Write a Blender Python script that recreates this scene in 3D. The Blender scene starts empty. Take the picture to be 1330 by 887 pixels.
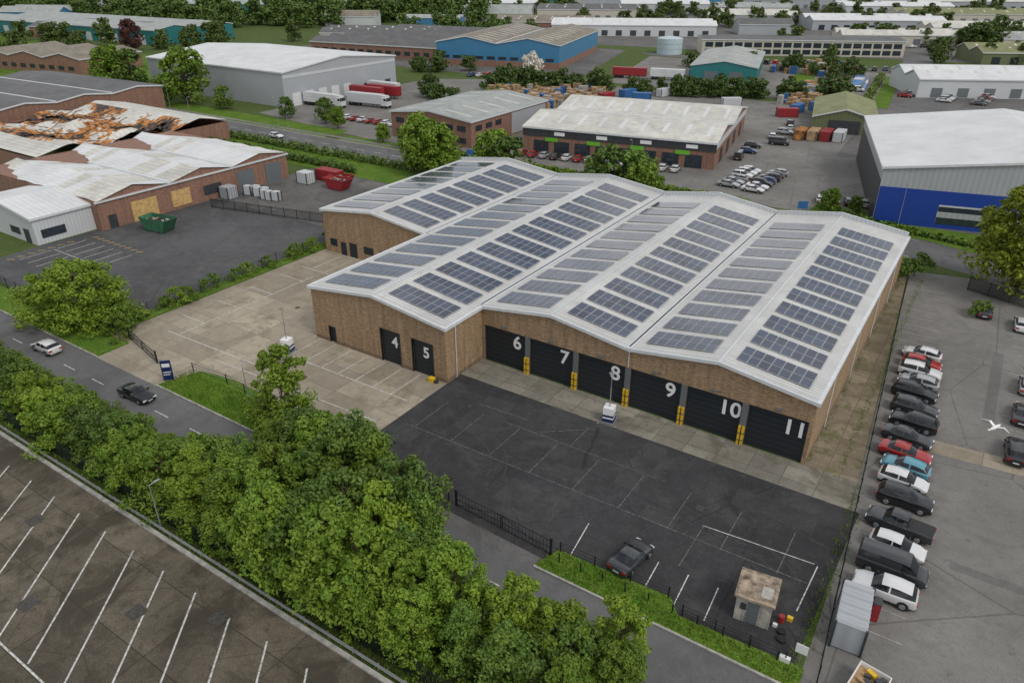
import bpy, math, random
import numpy as np
from mathutils import Vector, Matrix
R=random.Random(7); rng=np.random.default_rng(5)
scene=bpy.context.scene
scene.view_settings.view_transform='Standard'
scene.view_settings.look='None'
scene.view_settings.exposure=0
COL=scene.collection
# ------------------------------------------------------------------ materials
def nmat(name):
    m=bpy.data.materials.new(name); m.use_nodes=True
    nt=m.node_tree; b=nt.nodes['Principled BSDF']
    return m,nt,b
def N(nt,t,**k):
    n=nt.nodes.new(t)
    for a,v in k.items(): setattr(n,a,v)
    return n
def coord(nt,kind='Object'):
    return N(nt,'ShaderNodeTexCoord').outputs[kind]
def noise(nt,vec,scale,detail=4,rough=.6,dist=0):
    n=N(nt,'ShaderNodeTexNoise'); n.inputs['Scale'].default_value=scale
    n.inputs['Detail'].default_value=detail; n.inputs['Roughness'].default_value=rough
    n.inputs['Distortion'].default_value=dist
    nt.links.new(vec,n.inputs['Vector']); return n.outputs['Fac']
def mrange(nt,v,a,b,c,d):
    n=N(nt,'ShaderNodeMapRange'); nt.links.new(v,n.inputs[0])
    for i,x in zip((1,2,3,4),(a,b,c,d)): n.inputs[i].default_value=x
    return n.outputs[0]
def math2(nt,op,a,b):
    n=N(nt,'ShaderNodeMath',operation=op)
    for i,x in enumerate((a,b)):
        if isinstance(x,(int,float)): n.inputs[i].default_value=x
        else: nt.links.new(x,n.inputs[i])
    return n.outputs[0]
def mix(nt,f,a,b,mode='MIX'):
    n=N(nt,'ShaderNodeMix',data_type='RGBA',blend_type=mode)
    if isinstance(f,(int,float)): n.inputs[0].default_value=f
    else: nt.links.new(f,n.inputs[0])
    for i,x in ((6,a),(7,b)):
        if isinstance(x,tuple): n.inputs[i].default_value=(*x,1) if len(x)==3 else x
        else: nt.links.new(x,n.inputs[i])
    return n.outputs[2]
def scalec(nt,col,f):
    n=N(nt,'ShaderNodeVectorMath',operation='SCALE')
    if isinstance(col,tuple): n.inputs[0].default_value=col
    else: nt.links.new(col,n.inputs[0])
    nt.links.new(f,n.inputs['Scale']); return n.outputs[0]
def simple(name,c,rough=.6,metal=0,var=.25,sc=1.5):
    m,nt,b=nmat(name); v=coord(nt)
    f=mrange(nt,noise(nt,v,sc,2),.3,.7,1-var,1+var)
    nt.links.new(scalec(nt,c,f),b.inputs['Base Color'])
    b.inputs['Roughness'].default_value=rough; b.inputs['Metallic'].default_value=metal
    return m
def ground(name,c,var=.3,stain=None,joints=None,cracks=0,patch=None,rough=.9,moss=None,jd=.55,sl=(.5,.66)):
    m,nt,b=nmat(name); v=coord(nt)
    big=mrange(nt,noise(nt,v,.06,3,.6),.3,.7,1-var,1+var)
    med=mrange(nt,noise(nt,v,.7,4,.75),.3,.7,1-var*.6,1+var*.6)
    fin=mrange(nt,noise(nt,v,8,1,.8),.3,.7,1-var*.7,1+var*.7)
    f=math2(nt,'MULTIPLY',math2(nt,'MULTIPLY',big,med),fin)
    if joints:
        br=N(nt,'ShaderNodeTexBrick'); br.offset=0; br.squash=1
        nt.links.new(v,br.inputs['Vector']); br.inputs['Scale'].default_value=1
        br.inputs['Brick Width'].default_value=joints[0]; br.inputs['Row Height'].default_value=joints[1]
        br.inputs['Mortar Size'].default_value=.045; br.inputs['Mortar Smooth'].default_value=.3
        br.inputs['Color1'].default_value=(.84,.84,.84,1); br.inputs['Color2'].default_value=(1.14,1.14,1.14,1)
        br.inputs['Mortar'].default_value=(jd,jd,jd,1)
        bw=N(nt,'ShaderNodeRGBToBW'); nt.links.new(br.outputs[0],bw.inputs[0])
        f=math2(nt,'MULTIPLY',f,bw.outputs[0])
    col=scalec(nt,c,f)
    if stain:
        s=mrange(nt,noise(nt,v,.22,5,.72,.6),sl[0],sl[1],0,.8)
        col=mix(nt,s,col,stain)
        s=mrange(nt,noise(nt,v,1.1,3,.7),.58,.72,0,.75)
        col=mix(nt,s,col,stain)
    if moss:
        s=mrange(nt,noise(nt,v,.5,5,.75),.52,.62,0,.85)
        col=mix(nt,s,col,moss)
    if cracks:
        nz=N(nt,'ShaderNodeTexNoise'); nz.inputs['Scale'].default_value=.6; nt.links.new(v,nz.inputs['Vector'])
        mv=mix(nt,.06,v,nz.outputs['Color'],'LINEAR_LIGHT')
        vo=N(nt,'ShaderNodeTexVoronoi',feature='DISTANCE_TO_EDGE'); vo.inputs['Scale'].default_value=cracks
        nt.links.new(mv,vo.inputs['Vector'])
        s=mrange(nt,vo.outputs['Distance'],0,.006,.65,0)
        col=mix(nt,s,col,(c[0]*.4,c[1]*.4,c[2]*.4))
    if patch:
        br=N(nt,'ShaderNodeTexBrick'); br.offset=.37; nt.links.new(v,br.inputs['Vector'])
        br.inputs['Scale'].default_value=1; br.inputs['Brick Width'].default_value=patch[0]; br.inputs['Row Height'].default_value=patch[1]
        br.inputs['Mortar Size'].default_value=.03
        br.inputs['Color1'].default_value=(.78,.78,.78,1); br.inputs['Color2'].default_value=(1.2,1.2,1.2,1); br.inputs['Mortar'].default_value=(1.35,1.35,1.35,1)
        col=mix(nt,.45,col,br.outputs[0],'MULTIPLY')
    nt.links.new(col,b.inputs['Base Color'])
    b.inputs['Roughness'].default_value=rough
    b.inputs['Specular IOR Level'].default_value=.25
    return m
def grassmat(name,c1,c2,c3):
    m,nt,b=nmat(name); v=coord(nt)
    a=mrange(nt,noise(nt,v,.25,4,.7),.35,.65,0,1)
    col=mix(nt,a,c1,c2)
    col=mix(nt,mrange(nt,noise(nt,v,1.6,3,.75),.5,.7,0,.7),col,c3)
    f=mrange(nt,noise(nt,v,7,1,.8),.3,.7,.5,1.5)
    nt.links.new(scalec(nt,col,f),b.inputs['Base Color']); b.inputs['Roughness'].default_value=1
    b.inputs['Specular IOR Level'].default_value=.1
    return m
def brickmat(name,c1,c2,mortar):
    m,nt,b=nmat(name); v=coord(nt,'UV')
    br=N(nt,'ShaderNodeTexBrick'); nt.links.new(v,br.inputs['Vector'])
    br.inputs['Scale'].default_value=1; br.inputs['Brick Width'].default_value=.23; br.inputs['Row Height'].default_value=.078
    br.inputs['Mortar Size'].default_value=.009; br.inputs['Color1'].default_value=(*c1,1); br.inputs['Color2'].default_value=(*c2,1); br.inputs['Mortar'].default_value=(*mortar,1)
    mp=N(nt,'ShaderNodeMapping'); mp.inputs['Scale'].default_value=(.8,4,1); nt.links.new(v,mp.inputs[0])
    f=mrange(nt,noise(nt,mp.outputs[0],1.6,5,.8),.3,.7,.5,1.5)
    mp2=N(nt,'ShaderNodeMapping'); mp2.inputs['Scale'].default_value=(1.4,.12,1); nt.links.new(v,mp2.inputs[0])
    g=mrange(nt,noise(nt,mp2.outputs[0],1.2,3,.7),.35,.7,1.12,.72)
    nt.links.new(scalec(nt,br.outputs[0],math2(nt,'MULTIPLY',f,g)),b.inputs['Base Color'])
    b.inputs['Roughness'].default_value=.9
    return m
def ribmat(name,c,period=.33,axis=0,depth=.12,var=.15,rough=.45,stain=None):
    m,nt,b=nmat(name); v=coord(nt,'UV')
    sp=N(nt,'ShaderNodeSeparateXYZ'); nt.links.new(v,sp.inputs[0])
    x=math2(nt,'MULTIPLY',sp.outputs[axis],2*math.pi/period)
    s=N(nt,'ShaderNodeMath',operation='SINE'); nt.links.new(x,s.inputs[0])
    f=mrange(nt,s.outputs[0],-1,1,1-depth,1+depth)
    f2=mrange(nt,noise(nt,v,.12,4,.7),.3,.7,1-var,1+var)
    col=scalec(nt,c,math2(nt,'MULTIPLY',f,f2))
    if stain: col=mix(nt,mrange(nt,noise(nt,v,.35,5,.75,.6),.5,.68,0,.8),col,stain)
    nt.links.new(col,b.inputs['Base Color']); b.inputs['Roughness'].default_value=rough
    return m
def leafmat(name,c1,c2,c3,transl=0):
    m,nt,b=nmat(name)
    geo=N(nt,'ShaderNodeNewGeometry'); oi=N(nt,'ShaderNodeObjectInfo')
    v=coord(nt)
    col=mix(nt,geo.outputs['Random Per Island'],c1,c2)
    col=mix(nt,mrange(nt,noise(nt,v,.6,1,.6),.4,.65,0,.75),col,c3)
    f=mrange(nt,oi.outputs['Random'],0,1,.72,1.25)
    col=scalec(nt,col,f)
    nt.links.new(col,b.inputs['Base Color']); b.inputs['Roughness'].default_value=.55
    b.inputs['Specular IOR Level'].default_value=.3
    if transl:
        tr=N(nt,'ShaderNodeBsdfTranslucent'); nt.links.new(col,tr.inputs[0])
        ms=N(nt,'ShaderNodeMixShader'); ms.inputs[0].default_value=transl
        nt.links.new(b.outputs[0],ms.inputs[1]); nt.links.new(tr.outputs[0],ms.inputs[2])
        nt.links.new(ms.outputs[0],nt.nodes['Material Output'].inputs[0])
    return m
def paintmat(name,c,wear=.5,under=(.06,.06,.06),lo=.42,hi=.66):
    m,nt,b=nmat(name); v=coord(nt)
    f=math2(nt,'MULTIPLY',mrange(nt,noise(nt,v,3.5,3,.8),lo,hi,.08,1),wear)
    nt.links.new(mix(nt,f,c,under),b.inputs['Base Color']); b.inputs['Roughness'].default_value=.85
    return m
M={}
M['base']=grassmat('far_ground_mat',(.06,.10,.02),(.10,.12,.05),(.05,.09,.015))
M['grass']=grassmat('grass_mat',(.065,.14,.014),(.115,.185,.026),(.125,.13,.04))
M['under']=grassmat('undergrowth_mat',(.03,.055,.01),(.06,.08,.02),(.05,.045,.02))
M['asph_dark']=ground('dark_asphalt',(.040,.040,.042),.34,stain=(.068,.067,.066),cracks=.12,patch=(9.3,6.1))
M['asph_patch']=ground('asphalt_repair',(.055,.055,.056),.3,stain=(.035,.035,.037))
M['asph']=ground('asphalt',(.135,.13,.125),.24,stain=(.08,.077,.074),cracks=.1)
M['asph_lot']=ground('carpark_asphalt',(.185,.177,.165),.2,stain=(.125,.118,.108),cracks=.07,sl=(.5,.72))
M['lot_patch']=ground('carpark_repair',(.145,.14,.132),.2,stain=(.115,.11,.10))
M['asph_left']=ground('yard_asphalt',(.082,.082,.085),.28,stain=(.11,.11,.108),cracks=.1)
M['road']=ground('road_asphalt',(.13,.13,.13),.16,stain=(.09,.09,.09))
M['conc']=ground('yard_concrete',(.31,.272,.208),.2,stain=(.20,.168,.12),joints=(6.1,4.3),jd=.6)
M['apron']=ground('apron_concrete',(.215,.2,.165),.27,stain=(.115,.105,.08),joints=(3.1,2.2))
M['weedy']=ground('weedy_concrete',(.23,.19,.135),.3,stain=(.13,.11,.07),joints=(3.0,3.0),moss=(.12,.12,.05))
M['lot']=ground('lorry_park_concrete',(.122,.104,.078),.34,stain=(.05,.042,.03),joints=(8.1,5.0),jd=.4,cracks=.09,sl=(.47,.6))
M['kerb']=simple('kerb_stone',(.33,.32,.29),.9,var=.3)
M['white']=paintmat('white_paint',(.66,.66,.63),.8,(.13,.12,.10))
M['faint']=paintmat('faint_paint',(.2,.2,.2),1.0,(.05,.05,.05),.36,.6)
M['faint2']=paintmat('faint_bay_paint',(.42,.42,.4),.95,(.17,.165,.155),.4,.62)
M['tyremark']=paintmat('tyre_mark',(.028,.028,.029),.95,(.042,.042,.043),.38,.6)
M['yellow']=paintmat('yellow_paint',(.75,.5,.06),.6)
M['brick']=brickmat('tan_brick',(.385,.245,.13),(.26,.155,.08),(.3,.25,.18))
M['brickd']=brickmat('dark_brick_plinth',(.23,.15,.085),(.16,.10,.06),(.2,.17,.13))
M['redbrick']=brickmat('red_brick',(.28,.125,.075),(.2,.095,.06),(.28,.22,.18))
M['roofw']=ribmat('warehouse_roof',(.50,.50,.485),.5,1,.18,.14,.5,stain=(.41,.41,.39))
M['fascia']=simple('white_fascia',(.6,.62,.63),.45,var=.08)
M['rl_white']=ribmat('white_metal_roof',(.6,.61,.61),1.0,1,.05,.14,.5)
M['r_cream']=ribmat('cream_metal_roof',(.54,.53,.48),1.2,1,.08,.2,.6,stain=(.37,.35,.3))
M['r_grey']=ribmat('grey_metal_roof',(.31,.33,.315),1.2,1,.08,.2,.6,stain=(.2,.21,.19))
M['r_dark']=ribmat('dark_roof',(.10,.102,.105),1.2,1,.08,.25,.7,stain=(.17,.155,.13))
M['r_brown']=ribmat('asbestos_roof',(.22,.195,.155),1.4,1,.12,.25,.9,stain=(.12,.10,.07))
M['r_green']=ribmat('green_roof',(.21,.22,.10),1.2,1,.08,.25,.8,stain=(.12,.13,.06))
M['r_teal']=ribmat('teal_roof',(.28,.33,.32),1.2,1,.08,.15,.6)
M['w_grey']=ribmat('grey_cladding',(.36,.38,.40),.9,0,.07,.06,.5)
M['w_lgrey']=ribmat('light_cladding',(.52,.54,.55),.6,0,.07,.06,.5)
M['w_blue']=ribmat('blue_cladding',(.045,.19,.34),.9,0,.08,.1,.5)
M['w_teal']=ribmat('teal_cladding',(.02,.17,.17),.9,0,.08,.1,.5)
M['w_green']=ribmat('green_cladding',(.13,.15,.07),.9,0,.08,.1,.6)
M['w_cream']=simple('cream_render',(.5,.47,.4),.8,var=.1)
M['navy']=simple('royal_blue_panel',(.012,.05,.30),.45,var=.06)
M['door']=ribmat('navy_sectional_door',(.014,.019,.025),.6,1,.25,.08,.5)
M['doorgrey']=ribmat('grey_roller_door',(.13,.15,.16),.3,1,.15,.08,.5)
M['glass']=simple('window_glass',(.03,.04,.05),.12,var=.3)
M['frame']=simple('dark_steel',(.04,.044,.05),.5,var=.2)
M['cover']=simple('iron_cover',(.05,.048,.042),.7,var=.5,sc=5)
M['steel']=simple('galvanised_steel',(.36,.37,.38),.45,.5,var=.15)
M['alu']=simple('panel_frame',(.42,.43,.44),.4,.3,var=.1)
M['black']=simple('black_metal',(.012,.013,.014),.5,var=.2)
M['blackgreen']=simple('green_black_fence',(.012,.02,.018),.5,var=.2)
M['wood']=simple('pallet_wood',(.38,.25,.135),.85,var=.45,sc=.8)
M['ply']=simple('plywood_board',(.54,.35,.14),.85,var=.25)
M['yel']=simple('yellow_guard',(.68,.43,.02),.5,var=.12)
M['num']=simple('white_lettering',(.78,.78,.78),.6,var=.03)
M['red']=simple('red_paint',(.28,.02,.025),.5,var=.2)
M['green']=simple('skip_green',(.03,.12,.06),.6,var=.3)
M['lime']=simple('lime_sign',(.14,.42,.03),.5,var=.05)
M['blue']=simple('blue_paint',(.03,.13,.33),.5,var=.15)
M['blue2']=simple('navy_sign',(.01,.025,.10),.4,var=.1)
M['rust']=simple('charred_rust',(.36,.16,.05),.85,.1,var=.75,sc=.9)
M['char']=simple('charred_steel',(.06,.045,.038),.9,var=.6,sc=.9)
M['hutw']=simple('hut_wall',(.38,.36,.32),.85,var=.3)
M['hutr']=simple('hut_roof',(.26,.205,.15),.9,var=.7,sc=1.6)
M['tank']=simple('tank_paint',(.42,.52,.55),.5,var=.1)
M['bark']=simple('bark',(.10,.075,.05),.95,var=.4,sc=6)
M['leafA']=leafmat('leaf_spring_green',(.075,.15,.014),(.15,.24,.022),(.19,.275,.03),.15)
M['leafB']=leafmat('leaf_deep_green',(.05,.105,.014),(.10,.17,.022),(.13,.20,.028))
M['leafF']=leafmat('leaf_bright_green',(.11,.19,.014),(.19,.28,.024),(.22,.31,.03),.15)
M['leafD']=leafmat('leaf_distant',(.036,.078,.014),(.08,.13,.025),(.10,.15,.03))
M['leafE']=leafmat('leaf_distant_light',(.06,.105,.016),(.115,.17,.03),(.14,.19,.04))
M['leafC']=leafmat('leaf_yellow_green',(.16,.22,.015),(.26,.31,.025),(.28,.32,.03),.15)
M['leafW']=leafmat('blossom',(.55,.5,.45),(.7,.65,.6),(.5,.5,.4))
M['leafP']=leafmat('leaf_copper',(.06,.02,.02),(.1,.035,.03),(.07,.03,.025))
M['tyre']=simple('tyre',(.012,.012,.012),.8,var=.1)
M['cglass']=simple('car_glass',(.012,.015,.018),.06,var=.1)
M['trim']=simple('car_trim',(.02,.02,.022),.6,var=.1)
M['rim']=simple('alloy_rim',(.35,.36,.37),.35,.6,var=.1)
M['lampw']=simple('headlamp_glass',(.65,.67,.7),.1,var=.05)
M['lampr']=simple('tail_lamp',(.35,.01,.01),.2,var=.05)
def carpaint():
    m,nt,b=nmat('car_paint'); oi=N(nt,'ShaderNodeObjectInfo')
    nt.links.new(oi.outputs['Color'],b.inputs['Base Color'])
    b.inputs['Metallic'].default_value=.15; b.inputs['Roughness'].default_value=.28
    b.inputs['Coat Weight'].default_value=.6; b.inputs['Coat Roughness'].default_value=.06
    return m
M['paint']=carpaint()
def solar():
    m,nt,b=nmat('solar_cells'); v=coord(nt,'UV')
    br=N(nt,'ShaderNodeTexBrick'); br.offset=0; nt.links.new(v,br.inputs['Vector'])
    br.inputs['Scale'].default_value=1; br.inputs['Brick Width'].default_value=.167; br.inputs['Row Height'].default_value=.167
    br.inputs['Mortar Size'].default_value=.008
    br.inputs['Color1'].default_value=(.012,.022,.050,1); br.inputs['Color2'].default_value=(.016,.029,.066,1); br.inputs['Mortar'].default_value=(.11,.13,.17,1)
    geo=N(nt,'ShaderNodeNewGeometry')
    f=mrange(nt,geo.outputs['Random Per Island'],0,1,.75,1.4)
    nt.links.new(scalec(nt,br.outputs[0],f),b.inputs['Base Color'])
    b.inputs['Roughness'].default_value=.08; b.inputs['IOR'].default_value=1.68
    return m
M['solar']=solar()
# ------------------------------------------------------------------ mesh builder
def empty(name,loc=(0,0,0),rot=0):
    e=bpy.data.objects.new(name,None); e.empty_display_size=.5; COL.objects.link(e)
    e.location=loc; e.rotation_euler=(0,0,rot); return e
class MB:
    def __init__(s): s.v=[];s.f=[];s.m=[]
    def quad(s,pts,mi=0):
        n=len(s.v); s.v+= [tuple(p) for p in pts]; s.f.append(tuple(range(n,n+len(pts)))); s.m.append(mi)
    def box(s,x0,x1,y0,y1,z0,z1,mi=0,T=None):
        P=[(x0,y0,z0),(x1,y0,z0),(x1,y1,z0),(x0,y1,z0),(x0,y0,z1),(x1,y0,z1),(x1,y1,z1),(x0,y1,z1)]
        if T is not None: P=[tuple(T@Vector(p)) for p in P]
        n=len(s.v); s.v+=P
        for q in ((0,3,2,1),(4,5,6,7),(0,1,5,4),(1,2,6,5),(2,3,7,6),(3,0,4,7)):
            s.f.append(tuple(n+i for i in q)); s.m.append(mi)
    def cyl(s,p0,p1,r0,r1,k=8,mi=0,caps=True):
        p0=Vector(p0);p1=Vector(p1);d=(p1-p0).normalized()
        a=d.orthogonal().normalized();b=d.cross(a); n=len(s.v)
        for p,r in ((p0,r0),(p1,r1)):
            for i in range(k):
                t=2*math.pi*i/k; s.v.append(tuple(p+(a*math.cos(t)+b*math.sin(t))*r))
        for i in range(k):
            j=(i+1)%k; s.f.append((n+i,n+j,n+k+j,n+k+i)); s.m.append(mi)
        if caps:
            s.f.append(tuple(n+i for i in reversed(range(k)))); s.m.append(mi)
            s.f.append(tuple(n+k+i for i in range(k))); s.m.append(mi)
    def mesh(s,name,mats,smooth=False):
        me=bpy.data.meshes.new(name); me.from_pydata(s.v,[],s.f)
        for m in mats: me.materials.append(M[m])
        me.polygons.foreach_set('material_index',s.m)
        uv=me.uv_layers.new(name='UVMap'); me.update()
        for p in me.polygons:
            n=p.normal
            if abs(n.z)>.7:
                for li in p.loop_indices:
                    c=me.vertices[me.loops[li].vertex_index].co; uv.data[li].uv=(c.x,c.y)
            else:
                l=math.hypot(n.x,n.y) or 1; tx,ty=-n.y/l,n.x/l
                for li in p.loop_indices:
                    c=me.vertices[me.loops[li].vertex_index].co; uv.data[li].uv=(c.x*tx+c.y*ty,c.z)
        if smooth:
            me.shade_smooth(); me.set_sharp_from_angle(angle=math.radians(35))
        return me
    def build(s,name,mats,parent=None,loc=(0,0,0),rot=0,smooth=False):
        ob=bpy.data.objects.new(name,s.mesh(name,mats,smooth)); COL.objects.link(ob)
        ob.location=loc; ob.rotation_euler=(0,0,rot)
        if parent: ob.parent=parent
        return ob
def inst(name,me,loc,rot=0,sc=1,color=None,parent=None):
    o=bpy.data.objects.new(name,me); COL.objects.link(o); o.location=loc; o.rotation_euler=(0,0,rot)
    o.scale=(sc,sc,sc) if not isinstance(sc,tuple) else sc
    if color: o.color=(*color,1)
    if parent: o.parent=parent
    return o
def poly(name,pts,z,mat):
    b=MB(); b.quad([(x,y,z) for x,y in pts]); return b.build(name,[mat])
def rect(name,x0,x1,y0,y1,z,mat): return poly(name,[(x0,y0),(x1,y0),(x1,y1),(x0,y1)],z,mat)
def slab(name,x0,x1,y0,y1,z1,mat):
    b=MB(); b.box(x0,x1,y0,y1,-.05,z1); return b.build(name,[mat])
def slabpoly(name,pts,z1,mat):
    b=MB(); b.quad([(x,y,z1) for x,y in pts])
    for i in range(len(pts)):
        a=pts[i];c=pts[(i+1)%len(pts)]; b.quad([(a[0],a[1],-.05),(c[0],c[1],-.05),(c[0],c[1],z1),(a[0],a[1],z1)])
    return b.build(name,[mat])
# ------------------------------------------------------------------ ground
rect('ground',-2500,2000,-400,2800,0,'base')
rect('lorry_park',-230,40,-60,22.6,.012,'lot')
rect('road',-330,60,30.8,37.0,.012,'road')
slab('undergrowth_ground',-230,20,22.95,30.6,.1,'under')
kb=MB()
kb.box(-230,20,22.6,22.95,-.05,.16); kb.box(-230,20,30.6,30.8,-.05,.13)
for a,c in ((-330,-84.5),(-72.5,-33.5),(-22.5,-3)): kb.box(a,c,37,37.18,-.05,.13)
kb.build('kerb',['kerb'])
slab('grass_verge',-330,-84.5,37.18,41.2,.1,'grass')
slabpoly('grass_verge',[(-72.5,37.18),(-46,37.18),(-46,41.6),(-66,42.6),(-71,41.8)],.1,'grass')
slab('grass_verge',-46,-33.5,37.18,39.6,.1,'grass')
slabpoly('grass_verge',[(-22.5,37.18),(-2,37.18),(-2.2,39.2),(-11,38.7),(-12.2,40.1),(-21.7,39.7)],.1,'grass')
rect('footpath',-33.5,-22.5,37,39.2,.016,'asph')
poly('concrete_yard',[(-84.5,37.0),(-72.5,37.0),(-66,40),(-45.5,40),(-45.5,78),(-88.6,80),(-88.6,41)],.012,'conc')
poly('asphalt_yard',[(-45.5,39),(-2.9,37.5),(-2.2,58),(-45.5,58)],.02,'asph_dark')
poly('concrete_apron',[(-45.5,58),(-3.0,58),(-3.2,62.4),(-45.5,62.4)],.014,'apron')
poly('side_path',[(-8,62.4),(-3.2,62.4),(-7.0,118),(-8,118)],.014,'weedy')
poly('car_park',[(-2,20),(70,20),(70,110),(8,124),(-6.9,121),(-2.4,50)],.012,'asph_lot')
for x0,y0,x1,y1 in ((-40,49,-36.5,56),(-30,42,-24,45.5),(-22,50,-19.6,57.5),(-12,53,-5,55.6),(-44,44,-41.6,46.5),(-18,47,-15,49)):
    rect('asphalt_repair',x0,x1,y0,y1,.024,'asph_patch')
for x0,y0,x1,y1 in ((14,60,20,63),(5.5,80,6.6,98),(10,96,18,99),(7,36,9.4,38),(5,55,12,56)):
    rect('asphalt_repair',x0,x1,y0,y1,.016,'lot_patch')
rect('asphalt_yard',-129,-91,42,86,.012,'asph_left')
poly('asphalt_yard',[(-129,86),(-98,86),(-96,113),(-129,113)],.012,'asph')
slab('grass_verge',-91,-88.8,41.2,116,.08,'grass')
poly('grass_verge',[(-330,113),(-88.6,113),(-8,116),(-7,121),(-8,127),(-330,127)],.06,'grass')
rect('road',-420,-8,127,137,.012,'road')
poly('road',[(-8,127),(8,122),(70,103),(70,113),(8,132),(-8,137)],.012,'road')
rect('footpath',-330,-10,124.6,126.4,.075,'asph_lot'); rect('footpath',-420,-38,138,139.6,.115,'asph_lot')
slabpoly('grass_verge',[(-420,137),(-150,137),(-150,146),(-420,150)],.08,'grass')
slabpoly('grass_verge',[(-145,137),(-37,137),(-37,141),(-145,141.5)],.1,'grass')
slabpoly('grass_verge',[(-28,138),(-8,137.3),(8,132.5),(70,114),(70,150),(-12,144),(-17.5,142.5),(-22,148),(-27,148)],.1,'grass')
k=MB(); k.box(-330,-8,126.8,127,-.05,.12); k.box(-420,-150,136.9,137.1,-.05,.12); k.box(-145,-37,136.9,137.1,-.05,.12)
k.build('kerb',['kerb'])
poly('service_yard',[(-192,150),(-140,142),(-100,142),(-30,141.5),(-18,150),(-33,255),(-150,255),(-192,232)],.02,'asph_lot')
poly('service_yard',[(-130,262),(30,262),(30,345),(-150,345)],.02,'asph_lot')
poly('service_yard',[(-33,190),(60,200),(60,345),(-40,345)],.03,'asph')
poly('service_yard',[(-320,255),(-140,250),(-170,360),(-320,360)],.025,'asph')
poly('road',[(-150,347),(60,347),(90,358),(-160,356)],.04,'road')
poly('grass_verge',[(-420,150),(-270,150),(-262,214),(-600,225),(-600,180)],.035,'grass')
poly('road',[(-8,137),(3,133),(-40,420),(-52,420),(-25,240)],.045,'road')
poly('service_yard',[(-270,364),(200,430),(150,900),(-420,800)],.012,'asph')
slabpoly('grass_verge',[(-60,255),(-54,256),(-74,342),(-82,340)],.1,'grass')
slabpoly('grass_verge',[(-38,262),(-33,262),(-40,335),(-45,335)],.1,'grass')
mk=MB()
for i in range(60):
    x=-320+i*6; 
    if x<-8: mk.box(x,x+3,131.9,132.05,.016,.02)
mk.box(-320,-8,127.4,127.5,.016,.02); mk.box(-320,-8,136.5,136.6,.016,.02)
for i in range(38):
    x=-200+i*6; mk.box(x,x+2.4,33.85,33.95,.016,.02)
mk.build('road_markings',['white'])
def strip(b,x0,y0,x1,y1,w,z,mi=0):
    d=Vector((x1-x0,y1-y0)).normalized(); n=Vector((-d.y,d.x))*w/2
    b.quad([(x0-n.x,y0-n.y,z),(x1-n.x,y1-n.y,z),(x1+n.x,y1+n.y,z),(x0+n.x,y0+n.y,z)],mi)
mk=MB()
for i in range(-6,16):
    x=-66.8+i*4.05; strip(mk,x,20.6,x+8.1,10.3,.14,.018)
strip(mk,-120,10.1,20,10.1,.14,.022)
for i in range(-6,16):
    x=-62+i*4.05; strip(mk,x,-2,x+8.1,-12,.14,.018)
mk.build('parking_markings',['white'])
mk=MB()
strip(mk,-83.5,46,-60,46.6,.12,.018)
for x in (-84.0,-81.2,-78.4,-75.6,-72.8,-70,-67.2): strip(mk,x,71,x,77,.12,.018); 
strip(mk,-86,70.8,-67,70.8,.12,.022)
for i in range(4): strip(mk,-86.2,50+i*5.6,-81.5,50+i*5.6,.12,.018)
strip(mk,-81.5,46,-81.5,69,.12,.022)
for i in range(7): strip(mk,-65.5+i*2.7,55.2,-65.5+i*2.7,50.2,.12,.018)
strip(mk,-66.9,50.2,-46.8,50.2,.12,.022)
strip(mk,-72,44.5,-47,45.4,.12,.026)
mk.build('parking_markings',['white'])
mk=MB() # dark yard markings
for x in (-14.4,-11.9,-9.5): strip(mk,x,43,x+.2,39.4,.09,.032,0)
strip(mk,-20.6,39.4,-21.2,43.9,.09,.032,0)
for i in range(9): strip(mk,-43+i*4.6,47,-43+i*4.6,52.5,.08,.032,1)
strip(mk,-44,46.8,-4,47.2,.08,.036,1); strip(mk,-36,52.7,-18,52.7,.08,.036,1)
strip(mk,-13,49,-4,49.6,.08,.040,0); strip(mk,-12.9,43.5,-12.9,49,.08,.044,1); strip(mk,-3.9,44,-3.7,49.5,.09,.044,0)
strip(mk,-32,52.9,-28.2,56,.08,.032,1); strip(mk,-28,52.9,-28,56.6,.08,.040,1); strip(mk,-40,54,-34,54.3,.08,.032,1)
mk.build('parking_markings',['white','faint'])
mk=MB() # tyre marks: ribbons, each on its own level
zt=.0262
for (cx_,cy_,r_,a0,a1) in ((-38,43,6,.2,1.4),(-28,62,12,3.7,4.7),(-12,61,11,3.6,4.6),(-9,44,4,.6,2.6)):
    for dr in (0,1.45):
        n=14; r0=r_+dr-.09; r1=r_+dr+.09; pv=None
        for i in range(n+1):
            t=a0+(a1-a0)*i/n; q=((cx_+r0*math.cos(t),cy_+r0*math.sin(t),zt),(cx_+r1*math.cos(t),cy_+r1*math.sin(t),zt))
            if pv and 40.5<q[0][1]<57.5 and -45<q[0][0]<-4.2: mk.quad([pv[0],pv[1],q[1],q[0]])
            pv=q
    zt+=.001
mk.build('tyre_marks',['tyremark'])
mk=MB() # left yard
for i in range(6): strip(mk,-125.5+i*2.6,48,-125.5+i*2.6,53,.12,.018,0)
for i in range(6): strip(mk,-125.5+i*2.6,59,-125.5+i*2.6,54,.12,.018,0)
strip(mk,-125.5,53.5,-112,53.5,.12,.022,0)
for i in range(9):
    x=-126+i*1.6; strip(mk,x,60.2,x+.8,60.9,.15,.018,1)
for i in range(7):
    x=-126; strip(mk,x-1.2,47+i*1.6,x-.3,47.7+i*1.6,.15,.018,1)
mk.build('parking_markings',['white','yellow'])
def fx(y): return -1.0-(y-38.7)*.0722
mk=MB()
for i in range(26):
    y=45+i*2.65; strip(mk,fx(y)+.4,y,fx(y)+4.6,y+.05,.09,.022)
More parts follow.
